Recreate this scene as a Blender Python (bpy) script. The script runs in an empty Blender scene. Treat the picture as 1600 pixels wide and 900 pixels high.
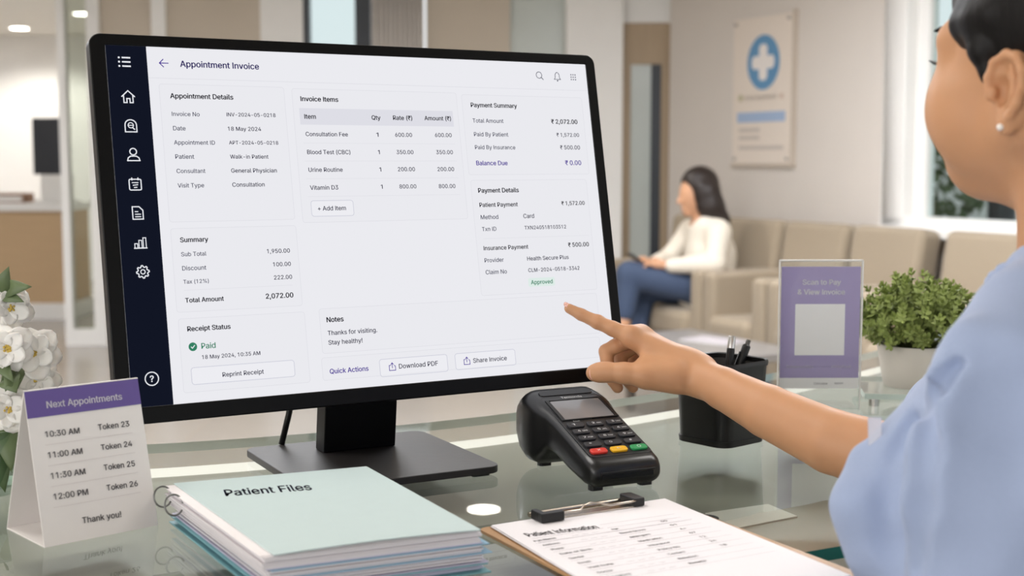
import bpy, bmesh, math, os, random
import numpy as np
from mathutils import Vector, Matrix, Euler, Quaternion
from mathutils.geometry import tessellate_polygon

SC = bpy.context.scene
COL = SC.collection
rng = random.Random(7)
PI = math.pi
R = math.radians

# ------------------------------------------------------------------ camera, world, exposure
FPX, PITCH, CAMZ = 2100.0, math.atan(200 / 2100.0), 1.366
cam_d = bpy.data.cameras.new('camera')
cam = bpy.data.objects.new('camera', cam_d)
COL.objects.link(cam)
cam.location = (0, 0, CAMZ)
cam.rotation_euler = (PI / 2 - PITCH, 0, 0)
cam_d.sensor_width = 36.0
cam_d.lens = 36.0 * FPX / 1600.0
cam_d.clip_start = 0.05
cam_d.dof.use_dof = True
cam_d.dof.focus_distance = 1.52
cam_d.dof.aperture_fstop = 5.7
cam_d.dof.aperture_blades = 0
SC.camera = cam
SC.view_settings.view_transform = 'Standard'
SC.view_settings.look = 'None'
SC.view_settings.gamma = 1.0
SC.view_settings.use_curve_mapping = False
SC.view_settings.exposure = 0.0
try:
    SC.cycles.use_denoising = True
    SC.cycles.max_bounces = 10
    SC.cycles.transparent_max_bounces = 16
    SC.cycles.sample_clamp_indirect = 6.0
except Exception:
    pass
WORLD_STRENGTH = 1.0
PANEL_STRENGTH = 31.0
PANEL_NEAR = 12.0
DOWNLIGHT_STRENGTH = 24.0
world = bpy.data.worlds.new('world')
SC.world = world
world.use_nodes = True
bgn = world.node_tree.nodes['Background']
bgn.inputs[0].default_value = (0.97, 0.985, 1.0, 1)
bgn.inputs[1].default_value = WORLD_STRENGTH


def add_area(name, loc, rot, size, size_y, power, col):
    ld = bpy.data.lights.new(name, 'AREA')
    ld.shape = 'RECTANGLE'
    ld.size, ld.size_y, ld.energy, ld.color = size, size_y, power, col
    lo = bpy.data.objects.new(name, ld)
    lo.location, lo.rotation_euler = loc, rot
    COL.objects.link(lo)
    return lo


# added fill light behind and to the left of the viewer, no visible source
add_area('left_fill_light', (-3.3, -1.7, 1.9), (R(76), 0, R(-48)), 4.6, 2.3, 112, (1.0, 0.98, 0.96))


# ------------------------------------------------------------------ helpers
def lin(c):
    c = c / 255.0
    return c / 12.92 if c <= 0.04045 else ((c + 0.055) / 1.055) ** 2.4


def rgb(t):
    return (lin(t[0]), lin(t[1]), lin(t[2]), 1.0)


def ray(px, py):
    c, s = math.cos(PITCH), math.sin(PITCH)
    a, b = (px - 800) / FPX, (450 - py) / FPX
    return Vector((a, c + b * s, -s + b * c))


def at(px, py, z=None, Y=None):
    d = ray(px, py)
    t = (z - CAMZ) / d.z if z is not None else Y / d.y
    return Vector((0, 0, CAMZ)) + d * t


MATS = {}


def mat(name, col, rough=0.5, metal=0.0, var=0.04, scale=30.0, bump=0.0, spec=0.5, sub=0.0, sheen=0.0,
        coat=0.0, stretch=None, emit=0.0, alpha=1.0, wave=None):
    """procedural principled material: base colour varied by noise, optional bump"""
    if name in MATS:
        return MATS[name]
    m = bpy.data.materials.new(name)
    m.use_nodes = True
    nt = m.node_tree
    p = nt.nodes['Principled BSDF']
    p.inputs['Roughness'].default_value = rough
    p.inputs['Metallic'].default_value = metal
    p.inputs['Specular IOR Level'].default_value = spec
    if sub:
        p.inputs['Subsurface Weight'].default_value = sub
        p.inputs['Subsurface Radius'].default_value = (0.012, 0.005, 0.003)
        p.inputs['Subsurface Scale'].default_value = 1.0
    if sheen:
        p.inputs['Sheen Weight'].default_value = sheen
    if coat:
        p.inputs['Coat Weight'].default_value = coat
        p.inputs['Coat Roughness'].default_value = 0.08
    if alpha < 1:
        p.inputs['Alpha'].default_value = alpha
    tc = nt.nodes.new('ShaderNodeTexCoord')
    mp = nt.nodes.new('ShaderNodeMapping')
    if stretch:
        mp.inputs['Scale'].default_value = stretch
    nt.links.new(tc.outputs['Object'], mp.inputs['Vector'])
    if wave:
        no = nt.nodes.new('ShaderNodeTexWave')
        no.inputs['Scale'].default_value = wave[0]
        no.inputs['Distortion'].default_value = wave[1]
        no.inputs['Detail'].default_value = 2.0
        fac = no.outputs['Fac']
    else:
        no = nt.nodes.new('ShaderNodeTexNoise')
        no.inputs['Scale'].default_value = scale
        no.inputs['Detail'].default_value = 3.0
        fac = no.outputs['Fac']
    nt.links.new(mp.outputs['Vector'], no.inputs['Vector'])
    mx = nt.nodes.new('ShaderNodeMix')
    mx.data_type = 'RGBA'
    c = rgb(col)
    lo = tuple(max(0, v * (1 - var)) for v in c[:3]) + (1,)
    hi = tuple(min(1, v * (1 + var)) for v in c[:3]) + (1,)
    mx.inputs['A'].default_value = lo
    mx.inputs['B'].default_value = hi
    nt.links.new(fac, mx.inputs['Factor'])
    nt.links.new(mx.outputs['Result'], p.inputs['Base Color'])
    if emit:
        nt.links.new(mx.outputs['Result'], p.inputs['Emission Color'])
        p.inputs['Emission Strength'].default_value = emit
    if bump:
        bp = nt.nodes.new('ShaderNodeBump')
        bp.inputs['Strength'].default_value = bump
        bp.inputs['Distance'].default_value = 0.002
        nt.links.new(fac, bp.inputs['Height'])
        nt.links.new(bp.outputs['Normal'], p.inputs['Normal'])
    MATS[name] = m
    return m


def emat(name, col, strength=1.0):
    if name in MATS:
        return MATS[name]
    m = bpy.data.materials.new(name)
    m.use_nodes = True
    nt = m.node_tree
    nt.nodes.remove(nt.nodes['Principled BSDF'])
    e = nt.nodes.new('ShaderNodeEmission')
    e.inputs[0].default_value = rgb(col)
    e.inputs[1].default_value = strength
    nt.links.new(e.outputs[0], nt.nodes['Material Output'].inputs['Surface'])
    MATS[name] = m
    return m


def glass(name, tint=(225, 238, 232), ior=1.5, gloss_rough=0.0):
    """clear pane: tinted transparency plus a Fresnel reflection on its outward faces"""
    if name in MATS:
        return MATS[name]
    m = bpy.data.materials.new(name)
    m.use_nodes = True
    nt = m.node_tree
    nt.nodes.remove(nt.nodes['Principled BSDF'])
    tr = nt.nodes.new('ShaderNodeBsdfTransparent')
    tr.inputs[0].default_value = rgb(tint)
    gl = nt.nodes.new('ShaderNodeBsdfGlossy')
    gl.inputs['Roughness'].default_value = gloss_rough
    fr = nt.nodes.new('ShaderNodeFresnel')
    fr.inputs['IOR'].default_value = ior
    ge = nt.nodes.new('ShaderNodeNewGeometry')
    inv = nt.nodes.new('ShaderNodeMath')
    inv.operation = 'SUBTRACT'
    inv.inputs[0].default_value = 1.0
    mul = nt.nodes.new('ShaderNodeMath')
    mul.operation = 'MULTIPLY'
    nt.links.new(ge.outputs['Backfacing'], inv.inputs[1])
    nt.links.new(inv.outputs[0], mul.inputs[0])
    nt.links.new(fr.outputs[0], mul.inputs[1])
    mx = nt.nodes.new('ShaderNodeMixShader')
    nt.links.new(mul.outputs[0], mx.inputs[0])
    nt.links.new(tr.outputs[0], mx.inputs[1])
    nt.links.new(gl.outputs[0], mx.inputs[2])
    nt.links.new(mx.outputs[0], nt.nodes['Material Output'].inputs['Surface'])
    MATS[name] = m
    return m


class MB:
    """collects shapes; build() links them as ONE mesh object"""

    def __init__(self):
        self.v, self.f, self.m = [], [], []
        self.cur = 0

    def add(self, vs, fs):
        b = len(self.v)
        self.v += [tuple(x) for x in vs]
        self.f += [tuple(b + i for i in f) for f in fs]
        self.m += [self.cur] * len(fs)
        return self

    def box(self, c, s, M=None):
        hx, hy, hz = s[0] / 2, s[1] / 2, s[2] / 2
        vs = [Vector((x, y, z)) for x in (-hx, hx) for y in (-hy, hy) for z in (-hz, hz)]
        c = Vector(c)
        vs = [(M @ v if M else v) + c for v in vs]
        return self.add(vs, [(0, 1, 3, 2), (4, 6, 7, 5), (0, 4, 5, 1), (2, 3, 7, 6), (0, 2, 6, 4), (1, 5, 7, 3)])

    def b2(self, x0, x1, y0, y1, z0, z1):
        return self.box(((x0 + x1) / 2, (y0 + y1) / 2, (z0 + z1) / 2), (x1 - x0, y1 - y0, z1 - z0))

    def prism(self, poly, z0, z1, M=None):
        n = len(poly)
        vs = [Vector((p[0], p[1], z0)) for p in poly] + [Vector((p[0], p[1], z1)) for p in poly]
        if M:
            vs = [M @ v for v in vs]
        fs = [tuple(range(n - 1, -1, -1)), tuple(range(n, 2 * n))]
        fs += [(i, (i + 1) % n, n + (i + 1) % n, n + i) for i in range(n)]
        return self.add(vs, fs)

    def rings(self, rs, cap=True, closed=True):
        n = len(rs[0])
        vs = [p for r in rs for p in r]
        fs = []
        for k in range(len(rs) - 1):
            for i in range(n if closed else n - 1):
                j = (i + 1) % n
                fs.append((k * n + i, k * n + j, (k + 1) * n + j, (k + 1) * n + i))
        if cap:
            fs.append(tuple(range(n - 1, -1, -1)))
            fs.append(tuple((len(rs) - 1) * n + i for i in range(n)))
        return self.add(vs, fs)

    def lathe(self, prof, n=32, c=(0, 0, 0), cap=True):
        return self.rings([[(c[0] + r * math.cos(2 * PI * i / n), c[1] + r * math.sin(2 * PI * i / n), c[2] + z)
                            for i in range(n)] for r, z in prof], cap)

    def tube(self, pts, r, n=10, cap=True):
        pts = [Vector(p) for p in pts]
        rs = []
        up = Vector((0, 0, 1))
        for i, p in enumerate(pts):
            t = (pts[min(i + 1, len(pts) - 1)] - pts[max(i - 1, 0)]).normalized()
            if i == 0:
                up = Vector((1, 0, 0)) if abs(t.z) > 0.9 else Vector((0, 0, 1))
            a = t.cross(up).normalized()
            b = a.cross(t).normalized()
            up = b
            rr = r[i] if isinstance(r, (list, tuple)) else r
            rs.append([p + (a * math.cos(2 * PI * k / n) + b * math.sin(2 * PI * k / n)) * rr for k in range(n)][::-1])
        return self.rings(rs, cap)

    def ell(self, c, r, M=None, nu=16, nv=10):
        c = Vector(c)
        vs, fs = [], []
        for j in range(nv + 1):
            th = PI * j / nv
            for i in range(nu):
                ph = 2 * PI * i / nu
                v = Vector((r[0] * math.sin(th) * math.cos(ph), r[1] * math.sin(th) * math.sin(ph), r[2] * math.cos(th)))
                vs.append((M @ v if M else v) + c)
        for j in range(nv):
            for i in range(nu):
                k = (i + 1) % nu
                fs.append((j * nu + i, (j + 1) * nu + i, (j + 1) * nu + k, j * nu + k))
        return self.add(vs, fs)

    def build(self, name, m, parent=None, bevel=0, seg=3, smooth=False, subsurf=0, fix=True):
        me = bpy.data.meshes.new(name)
        me.from_pydata(self.v, [], self.f)
        for mm in (m if isinstance(m, (list, tuple)) else [m]):
            me.materials.append(mm)
        me.polygons.foreach_set('material_index', self.m)
        if fix:
            bm = bmesh.new()
            bm.from_mesh(me)
            bmesh.ops.remove_doubles(bm, verts=bm.verts, dist=1e-6)
            bmesh.ops.recalc_face_normals(bm, faces=bm.faces)
            bm.to_mesh(me)
            bm.free()
        me.update()
        if smooth:
            me.polygons.foreach_set('use_smooth', [True] * len(me.polygons))
            if smooth == 'auto':
                me.set_sharp_from_angle(angle=R(40))
        o = bpy.data.objects.new(name, me)
        COL.objects.link(o)
        if parent:
            o.parent = parent
        if bevel:
            md = o.modifiers.new('bevel', 'BEVEL')
            md.width, md.segments, md.limit_method, md.angle_limit = bevel, seg, 'ANGLE', R(35)
            md.harden_normals = True
            me.polygons.foreach_set('use_smooth', [True] * len(me.polygons))
        if subsurf:
            md = o.modifiers.new('sub', 'SUBSURF')
            md.levels = md.render_levels = subsurf
            me.polygons.foreach_set('use_smooth', [True] * len(me.polygons))
        return o


def rrect(w, h, r, n=5, cx=0.0, cy=0.0):
    out = []
    for (sx, sy, a0) in ((1, 1, 0), (-1, 1, 90), (-1, -1, 180), (1, -1, 270)):
        for i in range(n + 1):
            a = R(a0 + 90 * i / n)
            out.append((cx + sx * (w / 2 - r) + r * math.cos(a), cy + sy * (h / 2 - r) + r * math.sin(a)))
    return out


def tag(o, label=None, cat=None, group=None, kind=None):
    if label:
        o['label'] = label
    if cat:
        o['category'] = cat
    if group:
        o['group'] = group
    if kind:
        o['kind'] = kind
    return o


def empty(name, loc=(0, 0, 0), rz=0.0):
    o = bpy.data.objects.new(name, None)
    o.empty_display_size = 0.02
    COL.objects.link(o)
    o.location = loc
    o.rotation_euler = (0, 0, rz)
    return o


def copy_tree(o, parent=None):
    c = o.copy()
    COL.objects.link(c)
    c.parent = parent
    for ch in list(o.children):
        copy_tree(ch, c)
    return c


def frame(origin, U, V):
    """matrix whose x, y axes are U, V"""
    U, V = Vector(U).normalized(), Vector(V).normalized()
    N = U.cross(V)
    M = Matrix((U, V, N)).transposed().to_4x4()
    M.translation = Vector(origin)
    return M


# ---- lettering
def load_font():
    try:
        return bpy.data.fonts.load(os.path.join(bpy.utils.system_resource('DATAFILES'), 'fonts', 'Inter.woff2'))
    except Exception:
        return None


FONT = load_font()
_GL = {}
WEIGHT = {'r': 0.012, 'g': 0.011, 'm': 0.018, 'p': 0.018, 'e': 0.015, 'b': 0.024, 'n': 0.019}


def glyphs(body, off):
    key = (body, off)
    if key in _GL:
        return _GL[key]
    cu = bpy.data.curves.new('txt', 'FONT')
    cu.body = body.replace('I', '\u2160') if FONT else body      # plain capital I without serifs
    if FONT:
        cu.font = FONT
    cu.size = 1.0
    cu.resolution_u = 3
    cu.fill_mode = 'NONE'
    ob = bpy.data.objects.new('txt', cu)
    COL.objects.link(ob)
    dg = bpy.context.evaluated_depsgraph_get()
    ev = ob.evaluated_get(dg)
    me = ev.to_mesh()
    pts = [(v.co.x, v.co.y) for v in me.vertices]
    nxt = {}
    for e in me.edges:
        nxt.setdefault(e.vertices[0], []).append(e.vertices[1])
        nxt.setdefault(e.vertices[1], []).append(e.vertices[0])
    loops, seen = [], set()
    for i in range(len(pts)):
        if i in seen or i not in nxt:
            continue
        lp_, prev, cur_ = [], None, i
        while cur_ not in seen:
            seen.add(cur_)
            lp_.append(pts[cur_])
            cand = [q for q in nxt[cur_] if q != prev]
            prev, cur_ = cur_, (cand[0] if cand else cur_)
        loops.append((i, lp_))

    def area(p):
        return 0.5 * sum(p[k - 1][0] * p[k][1] - p[k][0] * p[k - 1][1] for k in range(len(p)))

    def inside(q, p):
        c = False
        for k in range(len(p)):
            (x1, y1), (x2, y2) = p[k - 1], p[k]
            if (y1 > q[1]) != (y2 > q[1]) and q[0] < (x2 - x1) * (q[1] - y1) / (y2 - y1) + x1:
                c = not c
        return c
    polys = [l for _, l in loops if len(l) > 2]
    # plain figure 1 without a foot
    for p in polys:
        gx = [q[0] for q in p]
        if '1' in body and abs(max(gx) - min(gx) - 0.315) < 0.006 and len(p) == 4 and max(q[1] for q in p) < 0.06:
            p[:] = []
    polys = [p for p in polys if p]
    holes = [p for p in polys if any(o is not p and abs(area(o)) > abs(area(p)) and all(inside(q, o) for q in p) for o in polys)]
    v0, f0 = [], []
    for o in polys:
        if o in holes:
            continue
        hs = [h for h in holes if all(inside(q, o) for q in h)]
        ring = [o] + hs
        flat = [q for r_ in ring for q in r_]
        tris = tessellate_polygon([[Vector((x, y, 0)) for x, y in r_] for r_ in ring])
        f0 += [tuple(len(v0) + i for i in t) for t in tris]
        v0 += flat
    vs, fs = [], []
    for ddx, ddy in ((-off, 0), (off, 0), (0, -off * 0.6), (0, off * 0.6)):      # heavier strokes
        fs += [tuple(i + len(vs) for i in f) for f in f0]
        vs += [(x + ddx, y + ddy) for x, y in v0]
    ev.to_mesh_clear()
    bpy.data.objects.remove(ob)
    bpy.data.curves.remove(cu)
    _GL[key] = (vs, fs)
    return vs, fs


class Sheet:
    """flat print (text, lines, fills) lying in the local xy plane; metres"""

    def __init__(self, k=1.0):
        self.mb = MB()
        self.k = k
        self.mats = []

    def use(self, m):
        if m not in self.mats:
            self.mats.append(m)
        self.mb.cur = self.mats.index(m)

    def text(self, body, x0, x1, yc, m, w='r', z=0.0, slope=0.0, size=None):
        vs, fs = glyphs(body, WEIGHT.get(w, 0.004))
        if not vs:
            return
        mn, mxx = min(v[0] for v in vs), max(v[0] for v in vs)
        s = (x1 - x0) / max(1e-6, mxx - mn)
        sy = size or s
        if len(body) == 1 and not size:
            sy = s = size or s
        self.use(m)
        out = []
        for x, y in vs:
            X = x0 + (x - mn) * s
            Y = yc + (y - 0.255) * sy + slope * (X - x0)
            out.append((X * self.k, Y * self.k, z))
        self.mb.add(out, fs)

    def poly(self, pts, m, z=0.0):
        self.use(m)
        n = len(pts)
        self.mb.add([(p[0] * self.k, p[1] * self.k, z) for p in pts], [tuple(range(n))])

    def rect(self, x0, x1, y0, y1, m, z=0.0, r=0.0):
        if r:
            pts = rrect(x1 - x0, y1 - y0, r, 4, (x0 + x1) / 2, (y0 + y1) / 2)
        else:
            pts = [(x0, y0), (x1, y0), (x1, y1), (x0, y1)]
        self.poly(pts, m, z)

    def stroke(self, pts, w, m, z=0.0, closed=False):
        self.use(m)
        n = len(pts)
        P = [Vector((p[0], p[1])) for p in pts]
        L, Rr = [], []
        for i in range(n):
            if closed:
                a, b = P[i - 1], P[(i + 1) % n]
            else:
                a, b = P[max(i - 1, 0)], P[min(i + 1, n - 1)]
            d1 = (P[i] - a).normalized() if (P[i] - a).length > 1e-9 else None
            d2 = (b - P[i]).normalized() if (b - P[i]).length > 1e-9 else None
            d1, d2 = d1 or d2, d2 or d1
            t = (d1 + d2)
            t = t.normalized() if t.length > 1e-6 else d1
            nn = Vector((-t.y, t.x))
            c = max(0.5, nn.dot(Vector((-d1.y, d1.x))))
            L.append(P[i] + nn * (w / 2 / c))
            Rr.append(P[i] - nn * (w / 2 / c))
        for i in range(n if closed else n - 1):
            j = (i + 1) % n
            q = [Rr[i], Rr[j], L[j], L[i]]
            self.mb.add([(p.x * self.k, p.y * self.k, z) for p in q], [(0, 1, 2, 3)])

    def outline(self, x0, x1, y0, y1, w, m, z=0.0, r=3.0):
        self.stroke(rrect(x1 - x0, y1 - y0, r, 4, (x0 + x1) / 2, (y0 + y1) / 2), w, m, z, True)

    def circle(self, cx, cy, r, w, m, z=0.0, n=24):
        self.stroke([(cx + r * math.cos(2 * PI * i / n), cy + r * math.sin(2 * PI * i / n)) for i in range(n)], w, m, z, True)

    def disc(self, cx, cy, r, m, z=0.0, n=24):
        self.poly([(cx + r * math.cos(2 * PI * i / n), cy + r * math.sin(2 * PI * i / n)) for i in range(n)], m, z)

    def build(self, name, parent, M=None):
        if M:
            self.mb.v = [tuple(M @ Vector(v)) for v in self.mb.v]
        return self.mb.build(name, self.mats, parent, fix=False)


# ---- implicit surfaces: smooth blends of tapered capsules and ellipsoids, meshed by surface nets
class Field:
    def __init__(self, lo, hi, h):
        self.lo = np.array(lo, np.float64)
        self.h = h
        self.n = np.ceil((np.array(hi) - self.lo) / h).astype(int) + 1
        self.g = np.full(self.n, 0.06, np.float32)
        self.last = (1, 1, 1)

    def _reg(self, mn, mx, pad):
        a = np.floor((np.array(mn) - pad - self.lo) / self.h).astype(int)
        b = np.ceil((np.array(mx) + pad - self.lo) / self.h).astype(int) + 1
        a = np.clip(a, 0, self.n)
        b = np.clip(b, 0, self.n)
        if (b <= a).any():
            return None, None
        ax = [(self.lo[i] + self.h * np.arange(a[i], b[i])).astype(np.float32) for i in range(3)]
        G = np.meshgrid(*ax, indexing='ij', sparse=True)
        return (slice(a[0], b[0]), slice(a[1], b[1]), slice(a[2], b[2])), G

    def _op(self, sl, d, k, op):
        g = self.g[sl]
        if op == 'sub':
            d = -d
            h = np.clip(0.5 - 0.5 * (g - d) / k, 0, 1) if k > 0 else None
            self.g[sl] = (g * (1 - h) + d * h + k * h * (1 - h)) if k > 0 else np.maximum(g, d)
        elif op == 'int':
            self.g[sl] = np.maximum(g, d)
        else:
            h = np.clip(0.5 + 0.5 * (g - d) / k, 0, 1) if k > 0 else None
            self.g[sl] = (g * (1 - h) + d * h - k * h * (1 - h)) if k > 0 else np.minimum(g, d)

    def cap(self, a, b, ra, rb=None, k=0.006, op='add'):
        rb = ra if rb is None else rb
        a, b = np.array(a, np.float32), np.array(b, np.float32)
        r = max(ra, rb)
        sl, G = self._reg(np.minimum(a, b) - r, np.maximum(a, b) + r, k * 1.2 + 3 * self.h)
        if sl is None:
            return
        ba = b - a
        L = float(ba @ ba) + 1e-12
        px, py, pz = G[0] - a[0], G[1] - a[1], G[2] - a[2]
        t = np.clip((px * ba[0] + py * ba[1] + pz * ba[2]) / L, 0, 1)
        d = np.sqrt((px - t * ba[0]) ** 2 + (py - t * ba[1]) ** 2 + (pz - t * ba[2]) ** 2) - (ra + t * (rb - ra))
        self._op(sl, d, k, op)

    def chain(self, pts, rs, k=0.006, op='add'):
        for i in range(len(pts) - 1):
            self.cap(pts[i], pts[i + 1], rs[i], rs[i + 1], k, op)

    def ell(self, c, r, A=None, k=0.006, op='add'):
        """A: 3x3 whose rows are the local axes in world"""
        c = np.array(c, np.float32)
        A = np.eye(3) if A is None else np.array(A, float)
        ext = np.sqrt(((A.T * np.array(r)) ** 2).sum(1))
        sl, G = self._reg(c - ext, c + ext, k * 1.2 + 3 * self.h)
        if sl is None:
            return
        px, py, pz = G[0] - c[0], G[1] - c[1], G[2] - c[2]
        q = [(A[i][0] * px + A[i][1] * py + A[i][2] * pz) for i in range(3)]
        k0 = np.sqrt(sum((q[i] / r[i]) ** 2 for i in range(3)))
        k1 = np.sqrt(sum((q[i] / r[i] ** 2) ** 2 for i in range(3))) + 1e-9
        self._op(sl, (k0 * (k0 - 1) / k1).astype(np.float32), k, op)

    def hit(self, px, py, t0=0.5, t1=1.7):
        """first surface point met when looking from the viewer's eye towards a point of the view"""
        d = ray(px, py)
        for t in np.arange(t0, t1, 0.0008):
            p = np.array((d.x * t, d.y * t, CAMZ + d.z * t))
            i = np.round((p - self.lo) / self.h).astype(int)
            if (i >= 0).all() and (i < self.n).all() and self.g[tuple(i)] < 0:
                return p
        return None

    def loft(self, zs, front, back, half, O, F, S, k=0.01, op='add', lean=None, pw=2.0):
        """upright body: elliptical section at each height; F forward, S sideways"""
        zs = np.array(zs)
        m = max(max(front), max(back), max(half)) + 0.05
        sl, G = self._reg((O[0] - m, O[1] - m, zs[0]), (O[0] + m, O[1] + m, zs[-1]), k * 1.2 + 3 * self.h)
        if sl is None:
            return
        z = G[2]
        f, b, w = [np.interp(z, zs, v).astype(np.float32) for v in (front, back, half)]
        fw = (G[0] - O[0]) * F[0] + (G[1] - O[1]) * F[1]
        sd = (G[0] - O[0]) * S[0] + (G[1] - O[1]) * S[1]
        c = (f - b) / 2
        a = (f + b) / 2
        k0 = (np.abs((fw - c) / a) ** pw + np.abs(sd / w) ** pw) ** (1.0 / pw)
        d = (k0 - 1) * np.minimum(a, w)
        d = np.maximum(d, np.maximum(zs[0] - z, z - zs[-1]))
        self._op(sl, d.astype(np.float32), k, op)

    def mesh(self, name, m, parent=None, smooth=0):
        g = self.g
        s = g < 0
        # active cells
        cnt = np.zeros(np.array(s.shape) - 1, np.uint8)
        for dx in (0, 1):
            for dy in (0, 1):
                for dz in (0, 1):
                    cnt += s[dx:s.shape[0] - 1 + dx, dy:s.shape[1] - 1 + dy, dz:s.shape[2] - 1 + dz]
        act = (cnt > 0) & (cnt < 8)
        idx = np.argwhere(act)
        vid = np.full(act.shape, -1, np.int32)
        vid[act] = np.arange(len(idx))
        acc = np.zeros((len(idx), 3))
        num = np.zeros(len(idx))
        corners = [(x, y, z) for x in (0, 1) for y in (0, 1) for z in (0, 1)]
        val = {c: g[idx[:, 0] + c[0], idx[:, 1] + c[1], idx[:, 2] + c[2]] for c in corners}
        for c in corners:
            for ax in range(3):
                if c[ax] == 0:
                    c2 = list(c)
                    c2[ax] = 1
                    c2 = tuple(c2)
                    v1, v2 = val[c], val[c2]
                    cr = (v1 < 0) != (v2 < 0)
                    t = np.where(cr, v1 / np.where(np.abs(v1 - v2) < 1e-12, 1, v1 - v2), 0)
                    p = np.zeros((len(idx), 3)) + np.array(c)
                    p[:, ax] = t
                    acc[cr] += p[cr]
                    num[cr] += 1
        V = self.lo + self.h * (idx + acc / num[:, None])
        F = []
        for ax in range(3):
            a1, a2 = (ax + 1) % 3, (ax + 2) % 3
            s1 = [slice(None)] * 3
            s2 = [slice(None)] * 3
            s1[ax], s2[ax] = slice(0, -1), slice(1, None)
            A, B = s[tuple(s1)], s[tuple(s2)]
            e = np.argwhere(A != B)
            ok = (e[:, a1] > 0) & (e[:, a2] > 0) & (e[:, a1] < g.shape[a1] - 1) & (e[:, a2] < g.shape[a2] - 1)
            e = e[ok]
            inside = A[e[:, 0], e[:, 1], e[:, 2]]
            q = []
            for (o1, o2) in ((1, 1), (0, 1), (0, 0), (1, 0)):
                cc = e.copy()
                cc[:, a1] -= o1
                cc[:, a2] -= o2
                q.append(vid[cc[:, 0], cc[:, 1], cc[:, 2]])
            q = np.stack(q, 1)
            q[~inside] = q[~inside][:, ::-1]
            F.append(q)
        F = np.concatenate(F)
        F = F[(F >= 0).all(1)]
        me = bpy.data.meshes.new(name)
        me.vertices.add(len(V))
        me.vertices.foreach_set('co', V.astype(np.float32).ravel())
        me.loops.add(len(F) * 4)
        me.loops.foreach_set('vertex_index', F.astype(np.int32).ravel())
        me.polygons.add(len(F))
        me.polygons.foreach_set('loop_start', (np.arange(len(F)) * 4).astype(np.int32))
        me.polygons.foreach_set('use_smooth', np.ones(len(F), bool))
        me.update(calc_edges=True)
        me.validate()
        me.materials.append(m)
        o = bpy.data.objects.new(name, me)
        COL.objects.link(o)
        if parent:
            o.parent = parent
            pm = parent.matrix_basis.inverted()
            me.transform(pm)
        if smooth:
            md = o.modifiers.new('smooth', 'SMOOTH')
            md.factor, md.iterations = 0.5, smooth
        return o


# ------------------------------------------------------------------ materials
M_wall = mat('wall_beige', (213, 205, 196), 0.75, var=0.03, scale=3, bump=0.03)
M_panel = mat('panel_beige', (196, 184, 167), 0.6, var=0.04, scale=4)
M_white = mat('white_paint', (236, 234, 230), 0.5, var=0.02, scale=8)
M_ceil = mat('ceiling_white', (226, 222, 214), 0.8, var=0.02, scale=5)
M_doorwood = mat('door_wood', (174, 152, 124), 0.5, var=0.12, scale=6, stretch=(6, 6, 0.5))
M_deskwood = mat('oak_front', (194, 164, 126), 0.5, var=0.08, scale=6, stretch=(0.6, 4, 6))
M_dark = mat('dark_frame', (48, 52, 58), 0.45, var=0.05)
M_pane = glass('window_glass', (238, 246, 246), 1.45)
M_frost = mat('frosted_glass', (196, 202, 196), 0.25, var=0.06, scale=4)
M_sofa = mat('sofa_fabric', (160, 145, 124), 0.85, var=0.07, scale=90, bump=0.2, sheen=0.2)
M_black = mat('black_plastic', (12, 12, 13), 0.4, var=0.1, scale=60)
M_chrome = mat('chrome', (205, 205, 205), 0.18, 1.0, var=0.02)

# floor: large polished tiles
mf = bpy.data.materials.new('floor_tile')
mf.use_nodes = True
nt = mf.node_tree
pf = nt.nodes['Principled BSDF']
tcf = nt.nodes.new('ShaderNodeTexCoord')
br = nt.nodes.new('ShaderNodeTexBrick')
br.offset = 0.0
br.inputs['Scale'].default_value = 1.0
br.inputs['Brick Width'].default_value = 0.8
br.inputs['Row Height'].default_value = 0.8
br.inputs['Mortar Size'].default_value = 0.003
br.inputs['Color1'].default_value = rgb((174, 167, 159))
br.inputs['Color2'].default_value = rgb((170, 163, 155))
br.inputs['Mortar'].default_value = rgb((176, 164, 150))
nt.links.new(tcf.outputs['Object'], br.inputs['Vector'])
nt.links.new(br.outputs['Color'], pf.inputs['Base Color'])
pf.inputs['Roughness'].default_value = 0.22

# ------------------------------------------------------------------ room shell
CEIL = 2.75
tag(MB().b2(-8, 7, -4, 16, -0.1, 0).build('floor', mf), 'polished beige tile floor', 'floor', kind='structure')
tag(MB().b2(-8, 5.5, -4.0, 10.0, CEIL, CEIL + 0.15).b2(-8, -2.9, 10.0, 15.3, CEIL, CEIL + 0.15).build('ceiling', M_ceil),
    'white plasterboard ceiling', 'ceiling', kind='structure')

# angled wall on the right, running towards the viewer
WD = Vector((0.46, -0.88, 0)).normalized()
WN = Vector((-WD.y * -1, WD.x * -1, 0)) * 1.0
WN = Vector((WD.y, -WD.x, 0)).normalized()          # into the room: (-.88,-.46)
WP = Vector((1.487, 9.0, 0))


def wp(t, off=0.0, z=0.0):
    v = WP + WD * t + WN * off
    return Vector((v.x, v.y, z))


def wseg(mb, t0, t1, z0, z1, o0=-0.15, o1=0.0):
    poly = [wp(t0, o0)[:2], wp(t1, o0)[:2], wp(t1, o1)[:2], wp(t0, o1)[:2]]
    return mb.prism(poly, z0, z1)


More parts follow.
